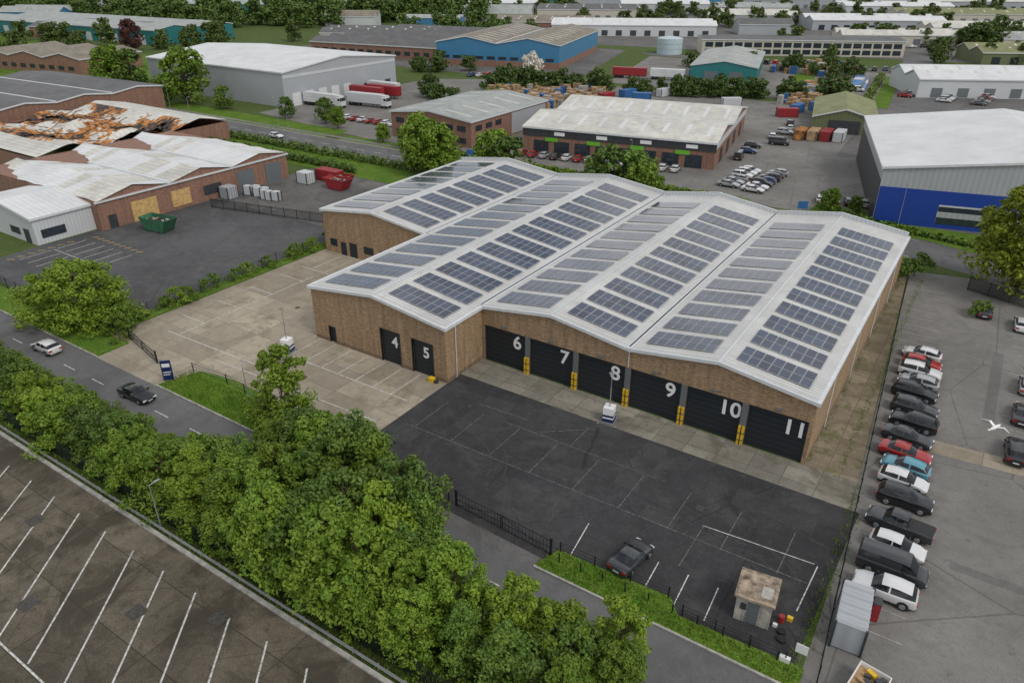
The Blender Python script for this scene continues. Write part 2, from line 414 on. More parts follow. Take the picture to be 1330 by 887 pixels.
for i in range(10): y=80+i*2.65; strip(mk,7.2,y,12,y,.09,.022)
mk.build('parking_markings',['faint2'])
poly('concrete_strip',[(1.2,71.2),(20,72.6),(20,75.2),(1.2,73.6)],.018,'conc')
def manhole(x,y,s=.45,m='lot'):
    b=MB(); b.box(x-s-.1,x+s+.1,y-s-.1,y+s+.1,.01,.03,1); b.box(x-s,x+s,y-s,y+s,.03,.038,0)
    b.build('manhole_cover',['cover',m])
for x,y in ((-52,13),(-44.5,17),(-61,18),(-36,12.5),(-39,20)): manhole(x,y,.6)
for x,y in ((-60,47.5),(-75,60)): manhole(x,y,.3,'conc')
for x,y in ((-31,54.6),(-14,51),(-24,45)): manhole(x,y,.3,'asph_patch')
# ------------------------------------------------------------------ main warehouse
def main_warehouse():
    E=empty('warehouse')
    YB=115.0; EV=7.0; RG=8.35
    bays=[(-88.0,-66.4,78.0),(-66.4,-45.5,55.5),(-45.5,-26.75,62.4),(-26.75,-8.0,62.4)]
    w=MB(); r=MB(); f=MB(); d=MB(); pl=MB()
    def prof(x,a,b,off=0):
        m=(a+b)/2; t=1-abs(x-m)/((b-a)/2); return EV+(RG-EV)*t+off
    for (a,b,y) in bays:
        m=(a+b)/2
        doorz=4.7
        if y==62.4:
            w.quad([(a,y,doorz),(b,y,doorz),(b,y,EV-.05),(m,y,RG-.05),(a,y,EV-.05)])
            w.quad([(a,y,doorz),(a,y+.5,doorz),(b,y+.5,doorz),(b,y,doorz)])
        elif y==55.5:
            segs=[(a,-63.9,0),(-63.9,-62.9,2.15),(-62.9,-55.2,0),(-55.2,-52.3,4.3),(-52.3,-50.4,0),(-50.4,-47.4,4.3),(-47.4,b,0)]
            for s0,s1,z0 in segs:
                zt=4.3
                if z0<zt: w.quad([(s0,y,z0),(s1,y,z0),(s1,y,zt),(s0,y,zt)])
                if z0>0:
                    for q in (s0,s1): w.quad([(q,y,0),(q,y+.3,0),(q,y+.3,z0),(q,y,z0)])
                else: pl.box(s0+.13,s1-.13,y-.025,y+.01,0,.5)
            w.quad([(a,y,4.3),(b,y,4.3),(b,y,EV-.05),(m,y,RG-.05),(a,y,EV-.05)])
            for s0,s1,z1 in ((-55.2,-52.3,4.3),(-50.4,-47.4,4.3),(-63.9,-62.9,2.15)):
                d.box(s0,s1,y+.22,y+.3,0,z1,0)
                d.box(s0-.12,s0,y-.03,y+.2,0,z1+.12,1); d.box(s1,s1+.12,y-.03,y+.2,0,z1+.12,1); d.box(s0,s1,y-.03,y+.2,z1,z1+.12,1)
        else:
            w.quad([(a,y,0),(b,y,0),(b,y,EV-.05),(m,y,RG-.05),(a,y,EV-.05)])
            for s0,s1,z0,z1 in ((-84.5,-83.3,0,2.2),(-82.6,-81,0,2.4),(-79.5,-77.5,1.2,2.4),(-86.8,-85.3,1.2,2.4),(-76,-74,1.2,2.4)):
                d.box(s0,s1,y-.04,y+.1,z0,z1,0)
        for (xa,xb) in ((a,m),(m,b)):
            za,zb=prof(xa,a,b),prof(xb,a,b)
            yy0,yy1=y-.32,y-.22
            P=[(xa,yy0,za-.26),(xb,yy0,zb-.26),(xb,yy0,zb+.1),(xa,yy0,za+.1)]
            f.quad(P); f.quad([(x,yy1+.4,z) for x,_,z in P][::-1])
            f.quad([(xa,yy0,za+.1),(xb,yy0,zb+.1),(xb,yy1+.1,zb+.1),(xa,yy1+.1,za+.1)])
            f.quad([(xa,yy0,za-.26),(xa,y,za-.26),(xb,y,zb-.26),(xb,yy0,zb-.26)])
            r.quad([(xa,y-.2,za+.06),(xb,y-.2,zb+.06),(xb,YB,zb+.06),(xa,YB,za+.06)])
            for yy,s in ((YB-.02,1),(YB+.25,-1)):
                f.quad([(xa,yy,za-.3),(xb,yy,zb-.3),(xb,yy,zb+.6),(xa,yy,za+.6)],1)
            f.quad([(xa,YB-.06,za+.63),(xb,YB-.06,zb+.63),(xb,YB+.3,zb+.63),(xa,YB+.3,za+.63)])
        w.quad([(b,YB+.2,0),(a,YB+.2,0),(a,YB+.2,EV),(m,YB+.2,RG),(b,YB+.2,EV)])
        f.box(m-.16,m+.16,y-.2,YB,RG+.05,RG+.11,1)
    f.box(-66.75,-66.05,78,YB-.1,EV+.02,EV+.22); f.box(-45.8,-45.2,62.4,YB-.1,EV+.02,EV+.2); f.box(-27,-26.5,62.2,YB-.1,EV+.02,EV+.2)
    for x,y0 in ((-66.4,78),(-45.5,62.4),(-26.75,62.4)):
        w0=.09; r.box(x-w0,x+w0,y0,YB-.15,EV+.21,EV+.235,1)
    w.quad([(-8,62.4,0),(-8,YB,0),(-8,YB,EV-.3),(-8,62.4,EV-.3)])
    w.quad([(-45.5,55.5,0),(-45.5,62.4,0),(-45.5,62.4,EV-.1),(-45.5,55.5,EV-.1)])
    w.quad([(-66.4,78,0),(-66.4,55.5,0),(-66.4,55.5,EV-.1),(-66.4,78,EV-.1)])
    w.quad([(-88,YB,0),(-88,78,0),(-88,78,EV-.1),(-88,YB,EV-.1)])
    pl.box(-8.01,-7.975,62.42,YB,0,.5); pl.box(-45.51,-45.475,55.52,62.3,0,.5)
    f.box(-8.05,-7.7,62.1,YB+.2,EV-.3,EV+.08); f.box(-45.52,-45.2,55.2,62.2,EV-.3,EV+.08)
    f.box(-66.72,-66.38,55.2,77.7,EV-.3,EV+.08); f.box(-88.3,-87.98,77.7,YB+.2,EV-.3,EV+.08)
    for y in (70,82,94,106): f.cyl((-7.9,y,0),(-7.9,y,EV-.3),.06,.06,6)
    f.cyl((-45.4,57.2,0),(-45.4,57.2,EV-.3),.06,.06,6); f.cyl((-26.7,62.3,4.8),(-26.7,62.3,EV-.3),.06,.06,6)
    x0=-45.5+.35; pw=.62; dw=(37.5-.7-5*pw)/6
    pos=[]
    w.box(-45.49,x0,62.41,62.9,0,4.69); w.box(-8.35,-8.01,62.41,62.9,0,4.69)
    for i in range(6):
        a=x0+i*(dw+pw); b=a+dw; pos.append((a,b))
        d.box(a,b,62.62,62.7,0,4.68,0)
        d.box(a+.08,b-.08,62.44,62.62,4.62,4.69,1)
        d.box(a,a+.08,62.5,62.62,0,4.62,1); d.box(b-.08,b,62.5,62.62,0,4.62,1)
        d.box((a+b)/2-.25,(a+b)/2+.25,62.15,62.39,5.05,5.25,2)
        if i<5:
            w.box(b+.002,b+pw-.002,62.45,62.9,0,4.69)
            d.box(b+.04,b+pw-.04,62.38,62.44,0,4.66,2)
            d.box(b+.02,b+.24,62.15,62.37,0,2.1,3); d.box(b+pw-.24,b+pw-.02,62.15,62.37,0,2.1,3)
            for q in range(2): d.box(b+.0,b+pw,62.14,62.375,.5+q*.8,.6+q*.8,1)
    w.build('walls',['brick'],E); r.build('roof',['roofw','frame'],E); pl.build('plinth',['brickd'],E)
    f.build('fascia_and_gutters',['fascia','w_lgrey'],E); d.build('doors',['door','frame','doorgrey','yel'],E)
    def text(s,x,y,z,size):
        c=bpy.data.curves.new('door_number','FONT'); c.body=s; c.size=size; c.align_x='CENTER'; c.extrude=.012; c.offset=.045
        c.materials.append(M['num']); o=bpy.data.objects.new('door_number_'+s,c); COL.objects.link(o)
        o.location=(x,y,z); o.rotation_euler=(math.pi/2,0,0); o.parent=E
    for i,(a,b) in enumerate(pos):
        text(str(6+i),b-1.15,62.57,2.7,2.3)
    text('4',-53.2,55.68,2.3,1.9); text('5',-48.5,55.68,2.3,1.9)
    s=MB()
    for bi,(a,b,y) in enumerate(bays):
        m=(a+b)/2
        for side in (0,1):
            e0,e1=(a,m) if side==0 else (m,b)
            half=e1-e0; nc=7 if half<10 else 8
            pwid=(half-2.3)/nc
            z0,z1=prof(e0,a,b),prof(e1,a,b); sl=(z1-z0)/half
            yy=y+1.4; 
            while yy+3.4<YB-.8:
                tx=R.uniform(-.01,.01); ty=R.uniform(-.014,.014)
                cx=e0+half/2; cy=yy+1.7
                def Z(x,yv,o): return z0+(x-e0)*sl+.18+o+tx*(x-cx)+ty*(yv-cy)
                xs=e0+1.15
                for row in range(2):
                    for c in range(nc):
                        xa=xs+c*pwid+.01; xb=xs+(c+1)*pwid-.02; ya=yy+row*1.62+.01; yb=ya+1.58
                        def q(xa,xb,ya,yb,o,mi): s.quad([(xa,ya,Z(xa,ya,o)),(xb,ya,Z(xb,ya,o)),(xb,yb,Z(xb,yb,o)),(xa,yb,Z(xa,yb,o))],mi)
                        q(xa,xb,ya,yb,0,1); q(xa+.035,xb-.035,ya+.035,yb-.035,.006,0)
                        for (p0,p1) in (((xa,ya),(xb,ya)),((xb,ya),(xb,yb)),((xb,yb),(xa,yb)),((xa,yb),(xa,ya))):
                            s.quad([(p0[0],p0[1],Z(*p0,-.05)),(p1[0],p1[1],Z(*p1,-.05)),(p1[0],p1[1],Z(*p1,0)),(p0[0],p0[1],Z(*p0,0))],1)
                yy+=4.3
    s.build('solar_panels',['solar','alu'],E)
main_warehouse()
# ------------------------------------------------------------------ generic sheds
def shed(name,cx,cy,w,d,h,ridge,rot=0,nb=1,wall='w_grey',roof='rl_white',axis='y',base=None,doors=(),windows=(),lights=0,bands=()):
    E=empty(name,(cx,cy,0),rot)
    sw=axis=='x'
    W,D=(d,w) if sw else (w,d)
    def P(x,y,z): return (-y,x,z) if sw else (x,y,z)
    wl=MB(); rf=MB(); x0=-W/2; bw=W/nb
    for i in range(nb):
        a=x0+i*bw;b=a+bw;m=(a+b)/2
        for y,s in ((-D/2,1),(D/2,-1)):
            q=[(a,y,0),(b,y,0),(b,y,h-.02),(m,y,ridge-.02),(a,y,h-.02)]
            wl.quad([P(*p) for p in (q if s==1 else q[::-1])],0)
        for xa,xb,za,zb in ((a,m,h,ridge),(m,b,ridge,h)):
            oa=.35 if (xa==x0) else 0; ob=.35 if abs(xb-(x0+W))<1e-6 else 0
            A=xa-oa;B=xb+ob
            q=[(A,-D/2-.35,za+.05),(B,-D/2-.35,zb+.05),(B,D/2+.35,zb+.05),(A,D/2+.35,za+.05)]
            rf.quad([P(*p) for p in q],0)
            for yy in (-D/2-.35,D/2+.35):
                rf.quad([P(A,yy,za+.05),P(B,yy,zb+.05),P(B,yy,zb-.35),P(A,yy,za-.35)],1)
            if lights:
                n=int(lights)
                for k_ in range(n):
                    yv=-D/2+(k_+.5)*D/n; l=(xb-xa)
                    xq0=xa+l*.18;xq1=xa+l*.82; zz=lambda x:(za+(zb-za)*(x-xa)/l)+.09
                    rf.quad([P(xq0,yv-.5,zz(xq0)),P(xq1,yv-.5,zz(xq1)),P(xq1,yv+.5,zz(xq1)),P(xq0,yv+.5,zz(xq0))],2)
        if nb>1 and i: rf.box(*( (-D/2,D/2,a-.3,a+.3,h-.02,h+.16,1) if sw else (a-.3,a+.3,-D/2,D/2,h-.02,h+.16,1)))
    for x,s in ((x0,1),(x0+W,-1)):
        q=[(x,D/2,0),(x,-D/2,0),(x,-D/2,h),(x,D/2,h)]
        wl.quad([P(*p) for p in (q if s==1 else q[::-1])],0)
        rf.quad([P(x-(.35*s),-D/2-.35,h-.35),P(x-(.35*s),D/2+.35,h-.35),P(x-(.35*s),D/2+.35,h+.06),P(x-(.35*s),-D/2-.35,h+.06)],1)
    if base:
        g=.04; wl.box(-w/2-g,w/2+g,-d/2-g,d/2+g,0,base[1],1)
    wl.build('walls',[wall,base[0] if base else wall],E); rf.build('roof',[roof,'fascia','r_cream' if roof!='r_cream' else 'rl_white'],E)
    items=list(doors)+list(windows)+list(bands)
    if items:
        mats=[]; o=MB()
        for face,u0,u1,z0,z1,mt in items:
            if mt not in mats: mats.append(mt)
            mi=mats.index(mt); t={'navy':.07,'lime':.16,'num':.17}.get(mt,.1)
            if face=='S': o.box(u0,u1,-d/2-t,-d/2+.02,z0,z1,mi)
            if face=='E': o.box(w/2-.02,w/2+t,u0,u1,z0,z1,mi)
            if face=='W': o.box(-w/2-t,-w/2+.02,u0,u1,z0,z1,mi)
        o.build('doors_and_windows',mats,E)
    return E
def rep(face,a,b,n,wd,z0,z1,mt):
    return [(face,a+(b-a)*(i+.5)/n-wd/2,a+(b-a)*(i+.5)/n+wd/2,z0,z1,mt) for i in range(n)]
rad=math.radians
shed('distribution_warehouse',-226,186,70,52,10.5,13,0,1,'w_grey','rl_white','x',
     doors=rep('E',-24,4,5,3.4,0,4,'rl_white')+rep('E',8,24,3,2.6,0,3,'frame'),
     windows=rep('S',-33,-8,6,3,1,2.6,'glass'),bands=[('E',-25.8,25.8,8.6,9.4,'w_lgrey')])
shed('office_block',-123,166,26,36,6.6,8.0,0,1,'redbrick','r_grey','y',
     windows=rep('S',-12,12,6,2.6,1,2.3,'glass')+rep('S',-12,12,6,2.6,3.9,5.2,'glass')+rep('E',-17,-4,3,2.6,1,2.3,'glass')+rep('E',-17,-4,3,2.6,3.9,5.2,'glass'),
     bands=[('E',0,17,.5,5.9,'w_grey')],lights=5)
shed('trade_unit',-79.5,180.5,46,47,6,8,rad(10),2,'redbrick','r_cream','x',
     doors=rep('S',-21,21,8,3.8,.1,3,'glass'),bands=[('S',-23.2,23.2,3.9,5.7,'frame'),('E',-23.5,23.5,4.3,5.7,'w_lgrey')]+rep('S',-21,21,4,3.2,2.9,3.8,'lime')+rep('S',-19,23,4,2.6,4.4,5.2,'num')+rep('E',-20,20,4,3.5,.1,3.3,'frame'),lights=9)
shed('blue_warehouse',4.0,172.5,54,48,10,13.2,rad(14),1,'w_grey','rl_white','y',
     bands=[('S',-26.9,-17,0,6.6,'navy'),('S',-17,24.5,4.2,6.6,'navy'),('S',-17,24.5,0,.8,'navy'),('W',-23.9,23.9,0,7.6,'frame'),('S',-17,24.5,2.0,3.0,'w_grey'),('S',-17,24.5,3.9,4.2,'w_lgrey')],
     windows=[('S',-16.9,24,.8,2.0,'glass'),('S',-16.9,24,3.0,3.9,'glass')])
shed('green_store',-40,231,16,30,4.3,6.6,rad(12),1,'w_green','r_green','y',doors=[('S',-4,4,0,3.5,'frame')])
shed('teal_workshop',-100,309,24,52,6,8,rad(14),1,'w_teal','r_grey','y',doors=rep('S',-9,9,2,5,0,4,'doorgrey'),lights=8)
shed('blue_factory',-198,308,55,72,9.5,12.0,rad(15),2,'w_blue','r_brown','y',base=('redbrick',2.6),
     windows=rep('S',-26,26,10,3.5,3.0,4.2,'glass'),lights=12)
shed('brick_works',-256,312,84,84,5.5,7.6,rad(8),7,'redbrick','r_dark','x',windows=rep('S',-41,41,16,3,1.5,3.2,'glass'))
shed('industrial_unit',-470,262,170,52,7.5,9.5,rad(4),2,'w_teal','r_grey','x',doors=rep('S',-80,80,14,5,0,4.5,'w_lgrey'))
shed('office_terrace',-95,392,92,20,7,7.8,rad(27),1,'w_cream','r_dark','x',windows=rep('S',-45,45,20,3.6,.8,2.8,'glass')+rep('S',-45,45,20,3.6,3.7,5.8,'glass'))
def burnt():
    E=empty('fire_damaged_factory')
    wl=MB(); rf=MB()
    xs=(-168,-127.5); y0,y1=63,105
    wl.box(xs[0],xs[1],y0,y1,0,5.2,0)
    nb=3; bw=(y1-y0)/nb; n=14
    sag=lambda x,y,z: z-max(0,(-152-x))*.07*(1+.6*math.sin(y*.5))+.12*math.sin(x*.9+y*.4)
    for i in range(nb):
        a=y0+i*bw;b=a+bw;m=(a+b)/2
        for ya,yb,za,zb in ((a,m,5.35,6.6),(m,b,6.6,5.35)):
            for j in range(n):
                xa=xs[0]-.3+(xs[1]-xs[0]+.6)*j/n; xb=xs[0]-.3+(xs[1]-xs[0]+.6)*(j+1)/n
                mi=0 if R.random()<.75 else 1
                if j<3 and R.random()<.35: mi=3
                rf.quad([(xa,ya,sag(xa,ya,za)),(xb,ya,sag(xb,ya,za)),(xb,yb,sag(xb,yb,zb)),(xa,yb,sag(xa,yb,zb))],mi)
        wl.quad([(xs[1]+.003,a,5.15),(xs[1]+.003,b,5.15),(xs[1]+.003,m,6.5)],0)
    rf.box(xs[1]-.02,xs[1]+.3,y0-.3,y1+.3,4.9,5.2,2)
    for i in range(1,nb): rf.box(xs[0]+14,xs[1],y0+i*bw-.3,y0+i*bw+.3,5.21,5.62,2)
    d=MB()
    for a,b,z0,z1,mi in ((69,74,0,3.6,0),(77,81,0.6,3.6,0),(92,96,0,4,1),(99,103,0,4,1),(64.5,66,0,2.4,2),(84,88,1.2,3,2)):
        d.box(xs[1]-.02,xs[1]+.12,a,b,z0,z1,mi)
    wl.build('walls',['redbrick'],E); rf.build('roof',['rl_white','r_cream','fascia','char'],E); d.build('doors_and_boards',['ply','doorgrey','frame'],E)
    c=MB(); X0,X1,Y0,Y1=-215,-169,74,122
    c.box(X0,X1,Y0,Y0+.4,0,4.5,0); c.box(X0,X1,Y1-.4,Y1,0,4.5,0); c.box(X1-.4,X1,Y0+.4,Y1-.4,0,4.5,0); c.box(X0,X0+.4,Y0+.4,Y1-.4,0,4.5,0)
    nx,ny=70,64; V={}
    fld=lambda i,j: math.sin(i*.16+1.3*math.sin(j*.11))+math.sin(j*.27-i*.05)+.6*math.sin(i*.41+j*.33)
    def hh(i,j):
        t=(j/ny*3)%1; dm=max(0,1-((j/ny-.45)/.34)**2)
        return 5.0+1.6*(1-abs(t*2-1))-dm*(.9+.45*fld(i,j))+R.uniform(-.14,.14)*dm+dm*.35*math.sin(i*1.1)
    for i in range(nx+1):
        for j in range(ny+1): V[i,j]=(X0+(X1-X0)*i/nx,Y0+(Y1-Y0)*j/ny,hh(i,j))
    for i in range(nx):
        for j in range(ny):
            dm=1-((j/ny-.45)/.34)**2; fv=fld(i,j)+R.uniform(-.5,.5)
            if dm<=0: mi=1
            elif fv>1.25 and R.random()<.6: continue
            elif fv>.5: mi=3
            elif fv>-.6: mi=2
            else: mi=1
            c.quad([V[i,j],V[i+1,j],V[i+1,j+1],V[i,j+1]],mi)
    for i in range(70):
        x=R.uniform(X0+2,X1-2);y=R.uniform(Y0+10,Y1-14); a=R.choice((0,1.57))+R.uniform(-.3,.3);l=R.uniform(2,5)
        c.cyl((x,y,R.uniform(4.5,6.0)),(x+l*math.cos(a),y+l*math.sin(a),R.uniform(4.5,6.6)),.1,.1,4,R.choice((2,3,3)))
    c.build('collapsed_hall',['redbrick','r_cream','rust','char'],E)
    return E
burnt()
shed('clad_unit',-139.5,58,20,10,4.6,6,0,1,'w_lgrey','rl_white','y',windows=[('E',-4,0,1,2.4,'glass')]+[('S',2,5,1,2.2,'glass'),('S',6.5,8.2,0,2.4,'frame')])
shed('brick_factory',-250,112,60,50,7,8,rad(3),3,'redbrick','r_dark','x')
shed('brick_factory',-345,172,62,30,6,8,rad(10),3,'redbrick','r_brown','y',windows=rep('S',-28,28,10,3,1.5,3,'glass'))
# ------------------------------------------------------------------ cars
CARS={}
def car_mesh(kind):
    if kind in CARS: return CARS[kind]
    P=dict(hatch=(4.2,1.78,1.46,[(0,.80,.62,0),(.012,.93,.85,0),(.05,.97,.98,0),(.13,.97,.98,1.36),(.3,1,.97,1.46),(.40,1,.96,1.46),(.425,1,.96,1.46),(.56,1,.95,1.42),(.725,.99,.94,0),(.87,.96,.84,0),(.97,.86,.68,0),(1,.72,.52,0)],(.13,.57)),
       suv=(4.5,1.88,1.68,[(0,.84,.72,0),(.012,.94,.95,0),(.04,.97,1.1,0),(.11,.97,1.1,1.58),(.3,1,1.09,1.68),(.42,1,1.08,1.68),(.445,1,1.08,1.68),(.57,1,1.07,1.63),(.715,.99,1.05,0),(.88,.97,.97,0),(.975,.9,.80,0),(1,.78,.6,0)],(.11,.58)),
       saloon=(4.6,1.82,1.44,[(0,.82,.62,0),(.012,.93,.86,0),(.10,.97,.98,0),(.16,.97,.98,0),(.28,.97,.96,1.40),(.42,1,.95,1.44),(.44,1,.95,1.44),(.56,1,.94,1.40),(.70,.99,.92,0),(.87,.96,.82,0),(.97,.86,.66,0),(1,.72,.5,0)],(.28,.57)),
       sports=(4.35,1.9,1.28,[(0,.84,.6,0),(.015,.95,.82,0),(.1,1,.92,0),(.16,1,.92,0),(.34,.95,.86,1.20),(.46,.95,.84,1.27),(.48,.95,.84,1.27),(.55,.95,.83,1.25),(.69,.96,.82,0),(.86,.98,.74,0),(.97,.88,.58,0),(1,.74,.45,0)],(.34,.56)),
       van=(5.1,1.95,1.98,[(0,.92,.7,0),(.005,.95,1.15,1.82),(.03,.97,1.15,1.95),(.3,1,1.15,1.98),(.5,1,1.15,1.98),(.60,1,1.15,1.97),(.62,1,1.15,1.97),(.72,1,1.13,1.9),(.84,.98,1.08,0),(.95,.94,.92,0),(.99,.86,.7,0),(1,.8,.55,0)],(.6,.73)),
       pickup=(5.2,1.88,1.78,[(0,.9,.75,0),(.01,.95,1.02,0),(.2,.97,1.03,0),(.375,.97,1.03,0),(.39,.97,1.05,1.70),(.45,1,1.05,1.78),(.535,1,1.05,1.78),(.55,1,1.05,1.78),(.64,1,1.04,1.73),(.745,.99,1.03,0),(.9,.97,.98,0),(.98,.9,.8,0),(1,.8,.6,0)],(.39,.65)))[kind]
    L,W,H,st,gl=P; b=MB(); w=W/2; rings=[]
    for t,wf,belt,top in st:
        x=-L/2+t*L; ww=w*wf; zb=.24 if 0.02<t<.98 else .32
        half=[(ww*.9,zb),(ww,zb+.18),(ww,belt-.14),(ww*.955,belt)]
        if top:
            wr=ww*(.76 if kind!='van' else .86); half+=[(ww*.925,belt+.03),(wr,top-.07),(wr*.86,top-.012),(0,top+.012)]
        else: half+=[(ww*.87,belt+.02),(ww*.68,belt+.045),(ww*.45,belt+.055),(0,belt+.065)]
        ring=[(x,y,z) for y,z in half]+[(x,-y,z) for y,z in half[-2::-1]]
        rings.append(ring)
    n0=len(b.v); K=len(rings[0])
    for r_ in rings: b.v+=r_
    for i in range(len(rings)-1):
        ta,tb=st[i][0],st[i+1][0]; ca,cb=bool(st[i][3]),bool(st[i+1][3])
        for j in range(K-1):
            jj=min(j,K-2-j); mi=0
            if jj==0: mi=1
            if ca and cb:
                if jj==4 and gl[0]-1e-6<=ta and tb<=gl[1]+1e-6 and tb-ta>.03: mi=2
            elif ca!=cb and abs(ta-tb)>.012:
                if jj in (5,6): mi=2
                if jj==4: mi=2 if kind!='van' or ta>.5 else 0
            if kind=='pickup' and .01<=ta and tb<.38 and jj>=4: mi=1
            b.f.append((n0+i*K+j,n0+(i+1)*K+j,n0+(i+1)*K+j+1,n0+i*K+j+1)); b.m.append(mi)
        b.f.append((n0+i*K,n0+i*K+K-1,n0+(i+1)*K+K-1,n0+(i+1)*K)); b.m.append(1)
    b.f.append(tuple(n0+j for j in range(K))); b.m.append(0)
    e=n0+(len(rings)-1)*K; b.f.append(tuple(e+j for j in reversed(range(K)))); b.m.append(1)
    rw=.33 if kind in('hatch','saloon','sports') else .37
    for sx in (-.30,.305):
        for sy in (-1,1):
            x=sx*L; y=sy*w
            b.cyl((x,y*.985-sy*.1,rw+.02),(x,y*.985+sy*.012,rw+.02),rw+.07,rw+.06,16,1)
            b.cyl((x,y-sy*.2,rw),(x,y+sy*.02,rw),rw,rw*.97,16,3)
            b.cyl((x,y,rw),(x,y+sy*.032,rw),rw*.66,rw*.6,10,4)
    fz=st[-2][2]; rz=st[1][2]
    for sy in (-1,1):
        y=sy*w*.66
        b.box(L/2-.16,L/2-.03,y-.2,y+.2,fz-.16,fz+.0,5)
        b.box(-L/2-.015,-L/2+.12,y-.19+sy*.04,y+.17+sy*.04,rz-.22,rz-.02,6)
        mz=st[8][2] if kind!='van' else 1.2; mx=-L/2+L*(.66 if kind!='pickup' else .7)
        b.box(mx-.07,mx+.07,sy*w*.98-.02*sy if sy>0 else sy*w-.2,sy*w+.2 if sy>0 else sy*w*.98,mz,mz+.14,1)
    b.box(L/2-.02,L/2+.012,-.45,.45,.42,.56,1); b.box(L/2+.012,L/2+.02,-.26,.26,.42,.53,5)
    b.box(-L/2-.02,-L/2+.02,-.26,.26,.5,.62,5)
    me=b.mesh(kind+'_car_mesh',['paint','trim','cglass','tyre','rim','lampw','lampr'],smooth=True)
    CARS[kind]=me; return me
CN={'hatch':'parked_car','suv':'parked_suv','saloon':'parked_saloon','sports':'sports_car','van':'parked_van','pickup':'pickup_truck'}
wht=(.66,.66,.66);blk=(.012,.013,.015);gry=(.1,.105,.11);sil=(.36,.37,.38);red=(.33,.015,.012);lbl=(.10,.30,.38);dbl=(.02,.05,.16);char=(.035,.038,.042)
def car(kind,x,y,deg,c,z=.02): return inst(CN[kind],car_mesh(kind),(x,y,z),rad(deg),1,c)
rowc=[(91.5,'hatch',wht),(89.0,'hatch',red),(86.6,'suv',wht),(84.1,'hatch',sil),(81.4,'suv',blk),(77.9,'suv',char),(75.0,'suv',blk),(71.9,'saloon',char),(68.9,'saloon',red),(66.5,'hatch',lbl),(64.2,'hatch',wht),(61.4,'suv',blk),(57.6,'pickup',char),(54.7,'hatch',wht),(52.0,'van',char),(49.2,'suv',wht)]
for i,(y,kd,c) in enumerate(rowc):
    car(kd,fx(y)+3.0+R.uniform(-.25,.4),y,180*(i%3==0)+R.uniform(-3.5,3.5)-2,c)
car('suv',8.6,75,92,blk); car('saloon',8.9,83,88,char); car('hatch',9.2,90,90,sil)
car('hatch',3.6,109.5,95,char); car('hatch',8,107.5,92,wht)
car('sports',-16.3,41.8,82,(.05,.055,.06))
car('saloon',-71.8,34.4,3,blk); car('hatch',-91,34.6,182,wht)
def cols(): return R.choice((wht,wht,blk,gry,sil,char,red,dbl,wht))
for i in range(6): car(R.choice(('hatch','saloon','suv')),-45.6+i*.1,150.5+i*2.7,R.choice((0,180)),R.choice((wht,wht,blk,sil)))
for i in range(7): car(R.choice(('hatch','saloon','suv')),-40.2+i*.12,149.5+i*2.6,R.choice((0,180)),cols())
for i in range(14): car(R.choice(('hatch','saloon')),-96+i*2.8,149.5+i*.5,100,cols())
for i in range(5): car('hatch',-27+i*2.5,150+i*.6,104,cols())
for i in range(14): car(R.choice(('hatch','saloon','suv')),-32+i*.3,288+i*3,0,cols()); 
for i in range(14): car(R.choice(('hatch','saloon','suv')),-20+i*.3,285+i*3,0,cols())
for i in range(12): car(R.choice(('hatch','saloon','suv')),-10+i*.3,285+i*3,0,cols())
for i in range(9): car('van',-48-i*.4,292+i*3.4,0,R.choice((dbl,wht,(.03,.2,.5))))
for i in range(22): car(R.choice(('hatch','saloon','suv')),-15+i*3.4,352+i*.6-7,90,cols())
for i in range(12): car(R.choice(('hatch','saloon')),-168+i*3,158,90,cols())
for i in range(26): car(R.choice(('hatch','van','suv')),-128+i*3.6,345+R.uniform(-2,2)+i*.3,95,cols())
for i in range(12): car(R.choice(('hatch','van','suv')),-182+i*3.2,246+i*1.0,100,cols())
for i in range(8): car(R.choice(('hatch','van','suv')),-50+R.uniform(-3,3),175+i*6.5,R.choice((100,10)),cols())
for i in range(24): 
    car(R.choice(('hatch','van','suv')),-110+i*8+R.uniform(-2,2),415+i*5.0,R.choice((28,118)),cols())
for x,y,c in ((-160,129.5,wht),(-62,129.6,sil),(-235,134.5,blk),(-205,129.4,red)): car('hatch',x,y,0,c)
# ------------------------------------------------------------------ foliage
def leaves_mesh(centres,radii,per,size,name,mats,trunk=None,squash=1.0):
    C=np.asarray(centres,float); rd=np.asarray(radii,float)
    n=len(C)*per
    idx=np.repeat(np.arange(len(C)),per)
    d=rng.normal(size=(n,3)); d/=np.linalg.norm(d,axis=1)[:,None]
    rr=rd[idx]*(.5+.65*rng.random(n)**.8)
    P=C[idx]+d*rr[:,None]*np.array([1,1,squash])
    nrm=d*.8+rng.normal(size=(n,3))*.6+np.array([0,0,.5]); nrm/=np.linalg.norm(nrm,axis=1)[:,None]
    a=np.cross(nrm,rng.normal(size=(n,3))); a/=np.linalg.norm(a,axis=1)[:,None]; b=np.cross(nrm,a)
    s=size*(.55+.8*rng.random(n))[:,None]
    V=np.stack([P-a*s,P-b*s*.55+nrm*s*.15,P+a*s,P+b*s*.55+nrm*s*.15],1).reshape(-1,3)
    V[:,2]=np.maximum(V[:,2],.02)
    F=np.arange(n*4).reshape(n,4)
    return V,F
